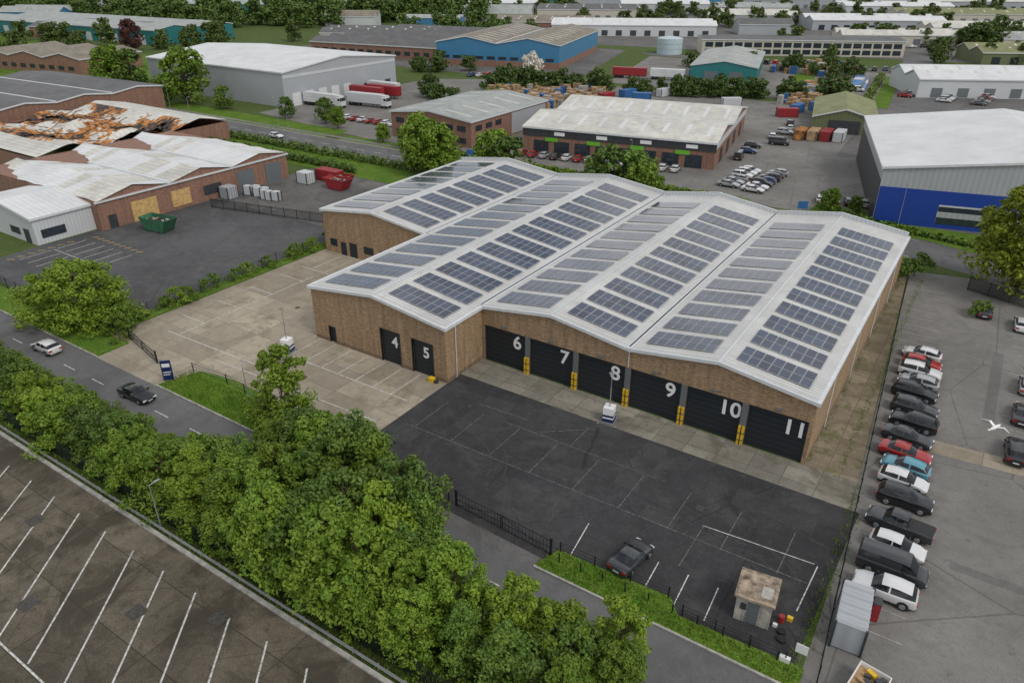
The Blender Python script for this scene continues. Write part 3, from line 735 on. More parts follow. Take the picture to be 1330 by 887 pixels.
def make_mesh(name,V,F,mats,extra=None):
    me=bpy.data.meshes.new(name)
    nv=len(V); nf=len(F); V=np.asarray(V); vs=V; loops=F.ravel(); starts=np.arange(nf)*4; tot=np.full(nf,4); mi=np.zeros(nf,int)
    if extra and extra.f:
        ev=np.array(extra.v); vs=np.vstack([V,ev]); el=[];es=[];et=[];c=len(loops)
        for f in extra.f: es.append(c);et.append(len(f));el+= [i+nv for i in f];c+=len(f)
        loops=np.concatenate([loops,el]);starts=np.concatenate([starts,es]);tot=np.concatenate([tot,et]);mi=np.concatenate([mi,np.ones(len(extra.f),int)])
    me.vertices.add(len(vs)); me.vertices.foreach_set('co',vs.astype(np.float32).ravel())
    me.loops.add(len(loops)); me.loops.foreach_set('vertex_index',loops.astype(np.int32))
    me.polygons.add(len(starts)); me.polygons.foreach_set('loop_start',starts.astype(np.int32)); me.polygons.foreach_set('loop_total',tot.astype(np.int32))
    for m in mats: me.materials.append(M[m])
    me.polygons.foreach_set('material_index',mi.astype(np.int32))
    me.update(calc_edges=True); me.validate(); return me
def tree(name,h,r,ncl,per,leaf,mat,shape='oval',cb=.18,cr=(.9,1.5),trunk_r=.16,limbs=True):
    C=[];Rd=[]
    while len(C)<ncl:
        t=R.random(); z=cb*h+(h-cb*h)*t*.96
        if shape=='cone': env=r*(1-t)**.75*(.35+.65*min(1,t*5))+.12*r
        elif shape=='oval': env=r*math.sqrt(max(.03,1-((t-.42)/.6)**2))
        else: env=r*math.sqrt(max(.02,1-((t-.3)/.72)**2))
        a=R.uniform(0,2*math.pi); q=env*math.sqrt(R.uniform(.12,1))*R.uniform(.72,1.22)
        C.append((q*math.cos(a),q*math.sin(a),z)); Rd.append(R.uniform(*cr)*(1-.5*t))
    V,F=leaves_mesh(C,Rd,per,leaf,name,None,squash=.85)
    tb=MB(); top=h*.8; pts=[(0,0,-.1)]
    lx=ly=0
    for k_ in range(1,6):
        lx+=R.uniform(-.12,.12)*h/10; ly+=R.uniform(-.12,.12)*h/10; pts.append((lx,ly,top*k_/5))
    for k_ in range(5): tb.cyl(pts[k_],pts[k_+1],trunk_r*(1-k_*.17),trunk_r*(1-(k_+1)*.17),7,0,False)
    if limbs:
        for c in C[::max(1,len(C)//28)]:
            z0=max(cb*h*.5,c[2]-R.uniform(.5,1.6)*(math.hypot(c[0],c[1])*.6+.3)); z0=min(z0,top)
            kk=min(4,int(z0/top*5)); f=z0/top*5-kk; p0=[pts[kk][i]+(pts[kk+1][i]-pts[kk][i])*f for i in range(3)]
            tb.cyl(p0,c,trunk_r*.38,trunk_r*.08,5,0,False)
    return make_mesh(name,V,F,[mat,'bark'],tb)
near=[tree('tree_mesh_near',9,2.7,95,125,.15,'leafA','oval',cr=(.5,1.2)),
      tree('tree_mesh_near',9,2.6,95,125,.15,'leafA','cone',cr=(.45,1.1)),
      tree('tree_mesh_near',9,3.0,105,125,.155,'leafB','oval',cr=(.5,1.2)),
      tree('tree_mesh_near',9,2.8,100,125,.155,'leafA','dome',cr=(.5,1.2)),
      tree('tree_mesh_near',9,2.2,80,125,.14,'leafB','cone',cr=(.45,1.0)),
      tree('tree_mesh_near',9,2.5,75,120,.145,'leafF','oval',cr=(.45,1.05))]
low=[tree('tree_mesh_low',5,3.0,85,110,.14,'leafA','dome',cb=.1,cr=(.5,1.1)),
     tree('tree_mesh_low',5,2.8,80,110,.14,'leafB','oval',cb=.1,cr=(.5,1.1)),
     tree('tree_mesh_low',5,2.7,80,110,.135,'leafF','dome',cb=.1,cr=(.45,1.0))]
mid=[tree('tree_mesh_mid',12,4.2,75,50,.42,'leafA','oval',cr=(1.0,2.1),trunk_r=.3),
     tree('tree_mesh_mid',12,4.6,75,50,.42,'leafB','oval',cr=(1.0,2.1),trunk_r=.3),
     tree('tree_mesh_mid',12,5.2,80,50,.42,'leafA','dome',cr=(1.0,2.1),trunk_r=.3)]
yel=tree('tree_mesh_mid',15,6,150,100,.31,'leafC','oval',cr=(.9,2.0),trunk_r=.3)
bigbush=tree('tree_mesh_bush',8,6.3,160,120,.21,'leafF','dome',cb=.05,cr=(.8,1.6),trunk_r=.25)
bush=[tree('bush_mesh',2,1.4,16,70,.12,m_,'dome',cb=.1,cr=(.35,.65),trunk_r=.05,limbs=False) for m_ in ('leafA','leafB','leafA')]
blossom=tree('tree_mesh_blossom',9,4,45,60,.4,'leafW','dome',cr=(1,1.8),trunk_r=.2)
copper=tree('tree_mesh_copper',12,4.5,60,60,.45,'leafP','oval',cr=(1.3,2.2),trunk_r=.3)
TN='deciduous_tree'
def lerp(a,b,t): return a+(b-a)*max(0,min(1,t))
x=-108.0
while x<-9.5:
    for row,y in enumerate((26.0,28.9)):
        xx=x+R.uniform(-.9,.9)+row*1.3
        if xx<-56:
            if row==0: h=R.uniform(4.3,5.5)
            else: h=R.uniform(2.5,3.3)
            s=h/5
            inst(TN,low[R.randrange(3)],(xx,y+R.uniform(-.5,.5)+(.4 if row==0 else .2),.05),R.uniform(0,6.28),(max(s,.75)*R.uniform(.9,1.1),max(s,.75)*R.uniform(.85,1.0),s))
            continue
        h=lerp(4.2 if row else 5.2,9.2,(xx+56)/17)+R.uniform(-.6,1.0)*(1 if xx>-46 else .4)
        if xx>-28: h=R.uniform(6.6,8.6)
        if xx>-17: h=R.uniform(5.0,6.8)
        if h<6: inst(TN,low[R.randrange(3)],(xx,y+R.uniform(-.6,.6),.05),R.uniform(0,6.28),h/5*.98); continue
        inst(TN,near[R.choice((0,1,2,3,4,0,2,3,5))],(xx,y+R.uniform(-.9,.9),.05),R.uniform(0,6.28),(h/9*R.uniform(.95,1.2),h/9*R.uniform(.9,1.15),h/9))
    x+=2.9
for xx,yy,h,m in ((-51.5,37.6,9.8,5),(-54.5,38.2,5.0,4),(-44,34,7.8,2),(-41,33.4,8.8,3),(-37.6,33,9.6,2),(-34.4,32.6,9.8,1),(-31.2,31.8,9.2,2),(-28.5,31.2,8,4),(-46.5,32.5,6.6,3),(-12.6,31.6,6.2,5)):
    inst(TN,near[m],(xx,yy,.05),R.uniform(0,6),h/9*1.1)
for i in range(90):
    inst('shrub',bush[R.randrange(3)],(-105+i*1.08,R.choice((24.5,24.8,30.0,30.1))+R.uniform(-.2,.3),.05),R.uniform(0,6),R.uniform(.5,1.0))
inst('round_tree',bigbush,(-96.5,42.2,0),.4,(1.08,1.0,.95))
for x,y,s in ((-84.5,41.5,1.5),(-86.6,43.2,1.5),(-88.8,44.2,1.6)): inst('shrub',bush[0],(x-2.5,y,0),R.uniform(0,6),s)
yy=46
while yy<83:
    inst('hedge_shrub',bush[R.randrange(3)],(-89.9+R.uniform(-.3,.3),yy,.05),R.uniform(0,6),R.uniform(.6,1.25)); yy+=R.choice((1.3,1.5,2.2,4.2))
for x,y,h,k_ in ((-105,131-8,13,0),(-101,124,11,2),(-86.5,124,12,0),(-81.5,122,11,1),(-59,122,12,1),(-55,123,11.5,1),(-52,121,10.5,0),(-113,141,5,0),(-124,139,5,0),(-133,141,5,0),(-98,140,5,1),(-72,140,5,0),
                 (-222,147,17,2),(-262,146,16,0),(-258,151,14,1),(-163,150,7,1),(-155,147,6,0),(-178,149,6,1),(-20,146,3.5,0),(-24,143,5,0),(-205,148,7,1),(-236,148,8,0)):
    inst(TN,mid[k_],(x,y,0),R.uniform(0,6),h/12)
inst(TN,yel,(7.0,119.5,0),.5,1.1)
inst('shrub',bush[0],(3.2,108.8,0),1,1.1); inst('shrub',bush[1],(-6.2,119,0),1,1.8); inst('shrub',bush[1],(-6.8,117,0),1,1.4)
inst('blossom_tree',blossom,(-162,259,0),0,1.0); inst('copper_beech',copper,(-372,222,0),0,1.2)
def hedge(name,pts,h,w,mat='leafB',leaf=.3,dens=9):
    C=[];Rd=[]
    for (x0,y0),(x1,y1) in zip(pts,pts[1:]):
        l=math.hypot(x1-x0,y1-y0); n=int(l/(w*.55))
        for i in range(n):
            t=(i+R.random())/n
            for z in (h*.3,h*.75):
                C.append((x0+(x1-x0)*t+R.uniform(-.3,.3)*w,y0+(y1-y0)*t+R.uniform(-.3,.3)*w,z*R.uniform(.8,1.15))); Rd.append(w*.5*R.uniform(.8,1.2))
    V,F=leaves_mesh(C,Rd,dens*4,leaf,name,None)
    o=bpy.data.objects.new(name,make_mesh(name,V,F,[mat])); COL.objects.link(o); return o
hedge('hedge',[(-250,123.2),(-96,123.7)],1.6,1.6); hedge('hedge',[(-250,116),(-118,115.5)],1.5,1.6)
hedge('hedge',[(-330,148),(-265,150)],2,2.4,'leafA'); hedge('hedge',[(-108,140.7),(-38,140.5)],.9,1.1,'leafA')
hedge('hedge',[(-27,147),(-17,141.5),(8,135.5)],.9,1.0,'leafB'); hedge('hedge',[(-26,139),(-8,138.8)],.9,1.2,'leafA')
hedge('hedge',[(-18,345),(60,345)],1.5,3,'leafD',.5); hedge('hedge',[(-40,262),(-47,335)],1.2,2,'leafE',.4); hedge('hedge',[(-150,205),(-150,246)],2.2,3,'leafE',.45)
dm=[tree('dist_tree_mesh',12,5,28,34,.8,'leafD',sh,cr=(1.6,2.9),trunk_r=.35,limbs=False) for sh in ('oval','dome','oval')]
def mesh_arrays(me):
    n=len(me.vertices); v=np.empty(n*3,np.float32); me.vertices.foreach_get('co',v); v=v.reshape(-1,3)
    nl=28*34; return v[:nl*4].copy()
DA=[mesh_arrays(m) for m in dm]
def distant(name,items,mat):
    Vs=[]
    for x,y,s in items:
        v=DA[R.randrange(3)]; a=R.uniform(0,6.28); c,sn=math.cos(a),math.sin(a)
        q=v*s*np.array([1,1,R.uniform(.85,1.15)]); Vs.append(np.stack([q[:,0]*c-q[:,1]*sn+x,q[:,0]*sn+q[:,1]*c+y,q[:,2]],1))
    V=np.vstack(Vs); F=np.arange(len(V)).reshape(-1,4)
    o=bpy.data.objects.new(name,make_mesh(name,V,F,[mat])); COL.objects.link(o)
def EN(e,n): return (.834*e-.552*n,.552*e+.834*n)   # site survey grid -> estate grid
def line(p,q,n,j,s0,s1,conv=True):
    out=[]
    for i in range(n):
        t=R.random(); x=p[0]+(q[0]-p[0])*t+R.uniform(-j,j); y=p[1]+(q[1]-p[1])*t+R.uniform(-j,j)
        if conv: x,y=EN(x,y)
        out.append((x,y,R.uniform(s0,s1)))
    return out
A=line((-8,275),(108,252),60,3.5,.35,.72)+line((-20,318),(-70,326),10,4,.4,.65)+line((70,330),(140,300),14,8,.4,.7)
A+=line((-330,330),(-210,285),14,8,.5,.9)+line((-30,262),(-20,240),6,3,.4,.6)
distant('distant_trees',A,'leafD')
B=line((-330,780),(-40,800),60,40,.9,1.5)+line((0,830),(520,830),50,30,.5,.9)+line((-150,560),(-20,600),55,25,1.0,1.6)+line((-240,520),(-130,540),36,25,1,1.5)+line((-400,640),(-230,600),45,25,1,1.5)+line((-60,460),(10,470),14,10,.7,1.1)
distant('distant_trees',B,'leafD')
Cc=line((0,640),(420,620),50,40,.6,1.1)+line((60,520),(420,560),44,25,.6,1.0)+line((150,430),(420,430),34,22,.5,.95)+line((-420,470),(-250,420),30,18,.7,1.2)+line((150,370),(330,330),16,18,.5,.9)+line((-250,380),(-120,430),12,12,.6,1)
distant('distant_trees',Cc,'leafE')
distant('woodland',line((-900,1400),(1200,1400),200,120,1.5,2.4),'leafD')
distant('distant_conifers',line((236,400),(246,408),7,4,.9,1.2),'leafD')
# ------------------------------------------------------------------ distant estate buildings
taken=[(-226,186,60),(-198,308,55),(-260,308,60),(-470,262,110),(-95,392,60),(-100,309,35)]
specs=[(-305,701,150,50,10,'r_grey','w_grey'),(72,478,95,30,6,'rl_white','w_lgrey'),(20,500,60,30,6,'r_brown','redbrick'),(125,668,70,40,7,'rl_white','w_lgrey'),(230,515,80,36,6,'rl_white','w_grey'),
 (280,470,70,26,5,'r_cream','w_cream'),(160,268,46,26,6,'rl_white','w_lgrey'),(165,560,60,34,6,'r_cream','w_grey'),(-215,650,90,40,8,'r_teal','w_teal'),(320,570,90,40,6,'r_green','w_cream'),(300,640,80,40,7,'rl_white','w_lgrey'),
 (190,640,60,30,6,'r_grey','w_cream'),(60,600,80,40,7,'r_dark','w_cream'),(-20,680,90,40,7,'rl_white','w_grey'),(250,720,120,30,7,'rl_white','w_grey'),(400,700,120,40,7,'r_cream','w_grey'),(90,740,100,40,7,'r_grey','w_grey'),(205,425,60,20,5,'r_cream','w_cream'),(275,405,55,22,5,'r_grey','w_cream'),(230,350,50,26,5,'r_green','w_green'),
 (-70,428,60,26,6,'r_dark','w_cream'),(-230,470,90,36,6,'r_dark','redbrick')]
for e,n,w,d,h,rf,wl in specs:
    x,y=EN(e,n); shed('industrial_unit',x,y,w,d,h,h+2.2,rad(28),2,wl,rf,'x',windows=rep('S',-w/2+2,w/2-2,int(w/8),3.5,.3,3.2,R.choice(('glass','doorgrey','frame'))),lights=6)
    taken.append((x,y,w*.55))
cnt=0
for i in range(700):
    e=R.uniform(-420,640); n=R.uniform(480,1050); x,y=EN(e,n); w=R.uniform(30,75)
    if any(math.hypot(x-a,y-b)<r_+w*.55 for a,b,r_ in taken): continue
    taken.append((x,y,w*.5)); cnt+=1
    shed('industrial_unit',x,y,w,w*R.uniform(.4,.7),R.uniform(5,8),R.uniform(8.4,10),rad(28+R.choice((0,90,0))),R.choice((1,2)),R.choice(('w_lgrey','w_grey','redbrick','w_cream','w_blue','w_teal')),R.choice(('rl_white','r_cream','r_grey','r_brown','r_dark','r_grey')),'x')
    if cnt>85: break
# ------------------------------------------------------------------ fences
def fence(name,pts,h,mat,style='pale',sp=.16,post=2.75,z=0):
    b=MB()
    for (x0,y0),(x1,y1) in zip(pts,pts[1:]):
        l=math.hypot(x1-x0,y1-y0); a=math.atan2(y1-y0,x1-x0); T=Matrix.Translation((x0,y0,z))@Matrix.Rotation(a,4,'Z')
        n=max(1,int(l/post))
        for i in range(n+1):
            u=l*i/n; b.box(u-.04,u+.04,-.04,.04,0,h+.05,0,T)
        if style=='pale':
            for zz in (h*.15,h*.85): b.box(0,l,-.03,-.005,zz,zz+.05,0,T)
            for i in range(int(l/sp)): u=i*sp+.05; b.box(u,u+.05,0,.015,.05,h,0,T)
        elif style=='rail':
            for zz in (h*.35,h*.65,h*.95): b.box(0,l,-.02,.02,zz,zz+.03,0,T)
        elif style=='mesh':
            for zz in np.arange(.1,h,.22): b.box(0,l,-.008,.008,zz,zz+.015,0,T)
            for i in range(int(l/.22)): u=i*.22; b.box(u,u+.012,.009,.02,.05,h,0,T)
    return b.build(name,[mat])
fence('palisade_fence',[(-120,24.0),(10,24.0)],2.0,'blackgreen')
fence('palisade_fence',[(fx(30)-.2,30),(fx(121)-.2,121)],2.0,'blackgreen','mesh')
fence('railing_fence',[(-71.5,41.2),(-66,41.6),(-46,40.4),(-33,39.7)],1.3,'black','rail',post=3)
fence('railing_fence',[(-21.5,39.6),(-12.3,39.9),(-10.8,38.9),(-3.4,39)],1.1,'black','rail',post=2.4)
fence('boundary_fence',[(-90,42),(-90.2,86)],1.8,'black','mesh')
fence('boundary_fence',[(-90.4,87),(-98.5,87.3),(-123,82)],1.9,'black')
fence('boundary_fence',[(-130,41.5),(-92,41.5)],1.6,'black','mesh')
fence('boundary_fence',[(1,117.5),(14,112.5)],2.2,'blackgreen',sp=.1)
fence('boundary_fence',[(-97,112),(-90,114)],1.8,'black','mesh')
def barrier():
    b=MB(); b.box(-200,18,23.05,23.12,.45,.75,0)
    for i in range(90): b.box(-199+i*2.4,-198.9+i*2.4,23.13,23.22,0,.72,0)
    b.build('crash_barrier',['steel'])
barrier()
def gate(x0,y0,x1,y1,h=1.5):
    b=MB(); l=math.hypot(x1-x0,y1-y0); T=Matrix.Translation((x0,y0,0))@Matrix.Rotation(math.atan2(y1-y0,x1-x0),4,'Z')
    for hf in (0,1):
        a=hf*l/2+.05; c=a+l/2-.1
        for zz in (.12,h*.5,h): b.box(a,c,-.03,.03,zz,zz+.06,0,T)
        for u in (a,c-.06): b.box(u,u+.06,-.031,.031,.1,h+.06,0,T)
        n=int((c-a)/.35)
        for i in range(1,n): u=a+(c-a)*i/n; b.box(u-.012,u+.012,-.012,.012,.18,h,0,T)
        p0=T@Vector((a,0.0,.15 if hf==0 else h)); p1=T@Vector((c,0.0,h if hf==0 else .15)); b.cyl(p0,p1,.03,.03,5,0)
    for u in (0,l): b.box(u-.08,u+.08,-.08,.08,0,h+.3,0,T)
    b.build('gate',['black'])
gate(-32,39.5,-22,38.9,1.5); gate(-85.5,42.0,-77,40.2,1.4)
# ------------------------------------------------------------------ street furniture
def lamp(x,y,h=6,a=0,name='street_lamp'):
    b=MB(); b.cyl((0,0,0),(0,0,.9),.09,.08,8); b.cyl((0,0,.9),(0,0,h),.06,.04,8)
    b.cyl((0,0,h),(.5,0,h+.08),.03,.03,6); b.box(.4,.9,-.1,.1,h+.04,h+.12); b.build(name,['steel'],loc=(x,y,0),rot=a)
lamp(-57.9,38.5,6.3,2.5); lamp(-51,23.4,4.6,1.5)
for x,y in ((-190,125.5),(-150,125.5),(-112,125.8),(-220,139),(-170,139),(-95,138.5),(-30,138.6),(-12,142),(-66,146),(-30,160),(-36,175)): lamp(x,y,8,1.57 if y<130 else -1.57)
def bollards():
    b=MB()
    for x in np.arange(-21,-3,1.9): b.cyl((x,38.95+.02*x,.05),(x,38.95+.02*x,1.0),.06,.06,8)
    b.build('timber_bollards',['black'])
bollards()
def cctv(x,y,rot):
    E=empty('cctv_tower',(x,y,0),rot); b=MB()
    b.box(-.6,.6,-.6,.6,.12,.5,1); b.box(-.55,.55,-.55,.55,.5,1.75,0); b.box(-.556,.556,-.556,.556,.7,.95,1)
    b.box(-.7,.7,-.7,.7,.0,.12,2); 
    for s in (-1,1):
        for t in (-1,1): b.box(s*.9-.1,s*.9+.1,t*.9-.1,t*.9+.1,0,.06,2); b.box(min(0,s*.9),max(0,s*.9),t*.62-.04,t*.62+.04,.055,.1,2)
    b.build('cabinet',['num','blue2','steel'],E)
    m=MB(); m.cyl((0,0,1.75),(0,0,4),.07,.07,8); m.cyl((0,0,4),(0,0,5.8),.045,.045,8); m.box(-.25,.25,-.03,.03,5.72,5.78); m.cyl((-.25,0,5.55),(-.25,0,5.72),.07,.06,8); m.cyl((.25,0,5.55),(.25,0,5.72),.07,.06,8); m.cyl((0,0,5.8),(0,0,6.0),.06,.04,8)
    m.build('mast',['steel'],E)
cctv(-66.4,50.8,.3); cctv(-26.9,58.9,.2)
def totem(x,y,rot=0):
    b=MB(); b.box(-.55,.55,-.08,.08,.25,2.7,0); b.box(-.42,.42,-.095,-.08,1.9,2.35,1); b.box(-.42,.42,-.095,-.08,1.2,1.3,1); b.box(-.42,.3,-.095,-.08,.9,1.0,1); b.box(-.45,-.35,-.06,.06,0,.25,2); b.box(.35,.45,-.06,.06,0,.25,2)
    b.build('estate_sign',['blue2','num','steel'],loc=(x,y,.05),rot=rot)
totem(-72.0,38.4,.8)
def hut():
    E=empty('concrete_hut',(-6.55,42.2,0),.12); b=MB()
    b.box(-1.2,1.2,-1.25,1.25,0,2.35,0)
    for i in range(5): 
        u=-1.24+i*.6; b.box(u,u+.08,-1.28,-1.25,.05,2.3,0)
        b.box(1.2,1.23,u,u+.08,.05,2.3,0); b.box(-1.23,-1.2,u,u+.08,.05,2.3,0)
    b.build('walls',['hutw'],E)
    r=MB(); r.box(-1.42,1.42,-1.5,1.5,2.35,2.52,0); r.box(-1.3,.28,-1.2,1.1,2.52,2.55,0); r.box(.3,1.1,-.9,.2,2.52,2.57,1); r.build('roof',['hutr','hutw'],E)
    d=MB(); d.box(-.4,.4,-1.31,-1.25,.1,2.0,0); d.box(-.9,-.5,-1.3,-1.25,1.2,1.8,1); d.build('door',['doorgrey','frame'],E)
hut()
def container(name,x,y,l,w,h,mat,rot=0,roofm=None,z=.02):
    b=MB(); b.box(-l/2,l/2,-w/2,w/2,.1,h,0); n=int(l/.45)
    for i in range(n):
        u=-l/2+.15+i*(l-.3)/n
        for s in (-1,1): b.box(u,u+.2,min(s*w/2,s*(w/2+.035)),max(s*w/2,s*(w/2+.035)),.22,h-.12,0)
        b.box(u,u+.2,-w/2+.1,w/2-.1,h,h+.025,0)
    for sx in (-1,1):
        for sy in (-1,1): b.box(sx*l/2-.08,sx*l/2+.08,sy*w/2-.08,sy*w/2+.08,0,h+.05,1)
    for u in (-.5,-.18,.18,.5): b.cyl((l/2+.04,u*w*.7,.2),(l/2+.04,u*w*.7,h-.1),.02,.02,5,1)
    b.build(name,[mat,'frame'],loc=(x,y,z),rot=rot)
container('site_container',-.35,44.4,4.4,2.0,2.45,'w_grey',rad(94))
b=MB()
b.box(.0,.5,-.4,.4,.1,1.7,0); b.box(-.02,.52,-.42,.42,1.7,1.78,1); b.build('red_fuel_cabinet',['red','frame'],loc=(.7,46.4,0),rot=.1)
def skip(name,x,y,rot,mat,s=1):
    b=MB(); L,W,H=3.6*s,1.7*s,1.4*s
    o=[(-L/2,-W/2,H),(L/2,-W/2,H),(L/2,W/2,H),(-L/2,W/2,H)]; k_=[(-L/2+.7*s,-W/2+.1,.15),(L/2-.7*s,-W/2+.1,.15),(L/2-.7*s,W/2-.1,.15),(-L/2+.7*s,W/2-.1,.15)]
    for i in range(4):
        j=(i+1)%4; b.quad([k_[i],k_[j],o[j],o[i]],0)
        b.quad([(o[i][0]*.96,o[i][1]*.94,H),(o[j][0]*.96,o[j][1]*.94,H),(k_[j][0]*.96,k_[j][1]*.9,.2),(k_[i][0]*.96,k_[i][1]*.9,.2)],0)
        c=Vector(o[i]);d_=Vector(o[j]); b.cyl(c,d_,.06,.06,6,0)
    b.quad(k_[::-1],0)
    for i in range(25):
        x_=R.uniform(-L*.38,L*.38);y_=R.uniform(-W*.35,W*.35);q=R.uniform(.1,.3); T=Matrix.Translation((x_,y_,H*.8))@Matrix.Rotation(R.uniform(0,3),4,'Z')
        b.box(-q,q,-q*.6,q*.6,-.2,q*.6,R.choice((1,2,3)),T)
    for sx in (-1,1): b.box(sx*L*.2-.06,sx*L*.2+.06,-W/2-.02,-W/2+.08,.3,H,0)
    b.build(name,[mat,'wood','hutw','frame'],loc=(x,y,.02),rot=rot)
skip('green_skip',-119.5,68.8,rad(10),'green',1.7); skip('red_skip',-112,104.5,rad(0),'red',1.6); skip('red_skip',-114,107.5,rad(10),'red',1.4)
for i in range(7): container('storage_cabinet',-124+i*1.3,95+R.uniform(-1,1)-3,1.6,1.1,1.9,'w_lgrey',R.uniform(0,.3))
for x,y,m,l in ((-118,108,'red',6),(-121,104,'w_lgrey',3),(-125.5,88,'w_grey',2.5)): container('shipping_container',x,y,l,2.4,2.4,m)
def trailer(x,y,rot,mat,l=13):
    E=empty('lorry_trailer',(x,y,0),rot); b=MB(); b.box(-l/2,l/2,-1.25,1.25,1.2,4,0); b.box(-l/2+.1,l/2-.1,-1.1,1.1,.95,1.2,1)
    for i in range(12): u=-l/2+.5+i*(l-1)/12; b.box(u,u+.06,-1.27,1.27,1.25,3.95,0)
    b.build('box_body',[mat,'frame'],E); w=MB()
    for u in (-l/2+1,-l/2+2.3,-l/2+3.6):
        for s in (-1,1): w.cyl((u,s*1.2,.5),(u,s*.85,.5),.5,.5,14,0)
    for s in (-1,1): w.box(l/2-3,l/2-2.8,s*.9-.08,s*.9+.08,0,.95,1)
    w.build('wheels_and_legs',['tyre','frame'],E)
def lorry(x,y,rot,mat):
    trailer(x,y,rot,mat); E=empty('lorry_cab',(x+7.9*math.cos(rot),y+7.9*math.sin(rot),0),rot); b=MB()
    b.box(-1.3,1.1,-1.2,1.2,.8,2.2,0); b.quad([(1.1,-1.2,2.2),(1.1,1.2,2.2),(.8,1.15,3.2),(.8,-1.15,3.2)],1); b.box(-1.3,.8,-1.18,1.18,2.2,3.3,0); b.box(-.1,.7,-1.2,1.2,2.3,3.0,1); b.box(-1.2,.5,-1.0,1.0,3.3,3.8,0)
    for u in (-.9,.5):
        for s in (-1,1): b.cyl((u,s*1.2,.5),(u,s*.85,.5),.5,.5,14,2)
    b.build('cab',['rl_white','cglass','tyre'],E)
lorry(-184,168.5,rad(4),'rl_white'); trailer(-181,186,rad(3),'red'); trailer(-178,191,rad(3),'red'); trailer(-183,196.5,0,'rl_white'); lorry(-172,176,rad(6),'w_lgrey')
for i in range(3): trailer(-128+i*14,276+i*4,rad(14),('red','rl_white','blue')[i])
def flatbed(x,y,rot):
    E=empty('flatbed_truck',(x,y,0),rot); b=MB()
    b.box(-2.3,.9,-1.0,1.0,.75,.88,0)
    for y0 in (-1.0,.95): b.box(-2.3,.9,y0,y0+.05,.88,1.25,3)
    b.box(-2.35,-2.3,-1,1,.75,1.25,3); b.box(.9,.97,-1,1,.75,1.7,3)
    b.box(1.05,2.7,-.95,.95,.5,1.15,3); b.quad([(2.65,-.9,1.15),(2.65,.9,1.15),(2.2,.82,1.95),(2.2,-.82,1.95)],1); b.box(1.1,2.2,-.85,.85,1.15,1.98,3); b.box(1.35,2.05,-.87,.87,1.25,1.8,1)
    b.box(-2.2,2.5,-.4,.4,.4,.74,2)
    for u in (-1.4,1.9):
        for s in (-1,1): b.cyl((u,s*.98,.38),(u,s*.75,.38),.38,.38,14,2)
    for i in range(14):
        T=Matrix.Translation((R.uniform(-2,.5),R.uniform(-.6,.6),.95))@Matrix.Rotation(R.uniform(0,3),4,'Z'); q=R.uniform(.1,.35); b.box(-q,q,-q*.5,q*.5,-.06,q*.7,R.choice((0,4,5)),T)
    b.build('body',['wood','cglass','tyre','num','yel','frame'],E)
flatbed(1.5,38.4,rad(260)); car('hatch',4.6,38.0,95,red)
def clutter():
    b=MB()
    for x,y,r_ in ((-4.3,41.4,.3),(-4.1,40.7,.32)): 
        b.cyl((x,y,.02),(x,y,.25),r_,r_,14,0)
    b.cyl((-4.6,42.4,.02),(-4.6,42.4,.6),.22,.22,10,1); b.box(-4.3,-3.9,42.7,43.0,.02,.35,2); b.box(-5.0,-4.7,41.6,41.8,.02,.3,3)
    b.build('scrap_pile',['tyre','red','yel','num'])
    s=MB(); s.cyl((-2.6,39.6,0),(-2.6,39.6,1.7),.04,.04,6,1); s.box(-3.0,-2.2,39.52,39.56,.9,1.7,0); s.box(-3.8,-3.1,38.9,39.2,.02,.5,0); s.build('notice_board',['num','steel'])
clutter()
def pallets(name,x0,x1,y0,y1,n):
    b=MB()
    for i in range(n):
        x=R.uniform(x0,x1);y=R.uniform(y0,y1); T=Matrix.Translation((x,y,0))@Matrix.Rotation(R.choice((0,.1,.3,1.5)),4,'Z'); l=R.uniform(.6,1.8);h=R.uniform(.6,3.0)
        mi=R.choice((0,0,0,0,0,1,2)); z=.03
        while z<h: b.box(-l,l,-.7,.7,z,z+.4,mi,T); z+=.5
    b.build(name,['wood','blue','hutw'])
pallets('pallet_stacks',-152,-118,190,246,330); pallets('pallet_stacks',-88,-62,322,352,130); pallets('pallet_stacks',-64,-54,250,300,120); pallets('pallet_stacks',20,50,300,330,80)
pallets('pallet_stacks',-112,-104,176,215,60)
for i in range(10): container('shipping_container',-120+R.uniform(-30,70),R.uniform(225,250),6,2.4,2.5,R.choice(('blue','w_lgrey','red','green')),R.uniform(0,1.5))
for i in range(4): container('shipping_container',-45+i*3,205+i,6,2.4,2.5,('rust','wood','red','w_lgrey')[i],1.6)
b=MB(); b.cyl((0,0,0),(0,0,7),6,6,32,0); b.cyl((0,0,7),(0,0,8),6,.5,32,0,False)
for z in (2.3,4.6): b.cyl((0,0,z),(0,0,z+.12),6.06,6.06,32,1,False)
b.build('storage_tank',['tank','steel'],loc=(*EN(76,380),0),smooth=True)
b=MB(); b.box(-47.6,-46.9,54.6,55.2,.02,.5,0); b.box(-46.8,-46.4,54.7,55.1,.02,.35,1); b.build('grit_bin',['yel','frame'])
for x,y in ((-28,139.5),(-103,138)):
    b=MB(); b.cyl((0,0,0),(0,0,2.6),.05,.05,6,0); b.box(-.9,.9,-.06,-.02,1.2,2.6,1); b.build('estate_sign',['steel','blue'],loc=(x,y,.08),rot=.5)
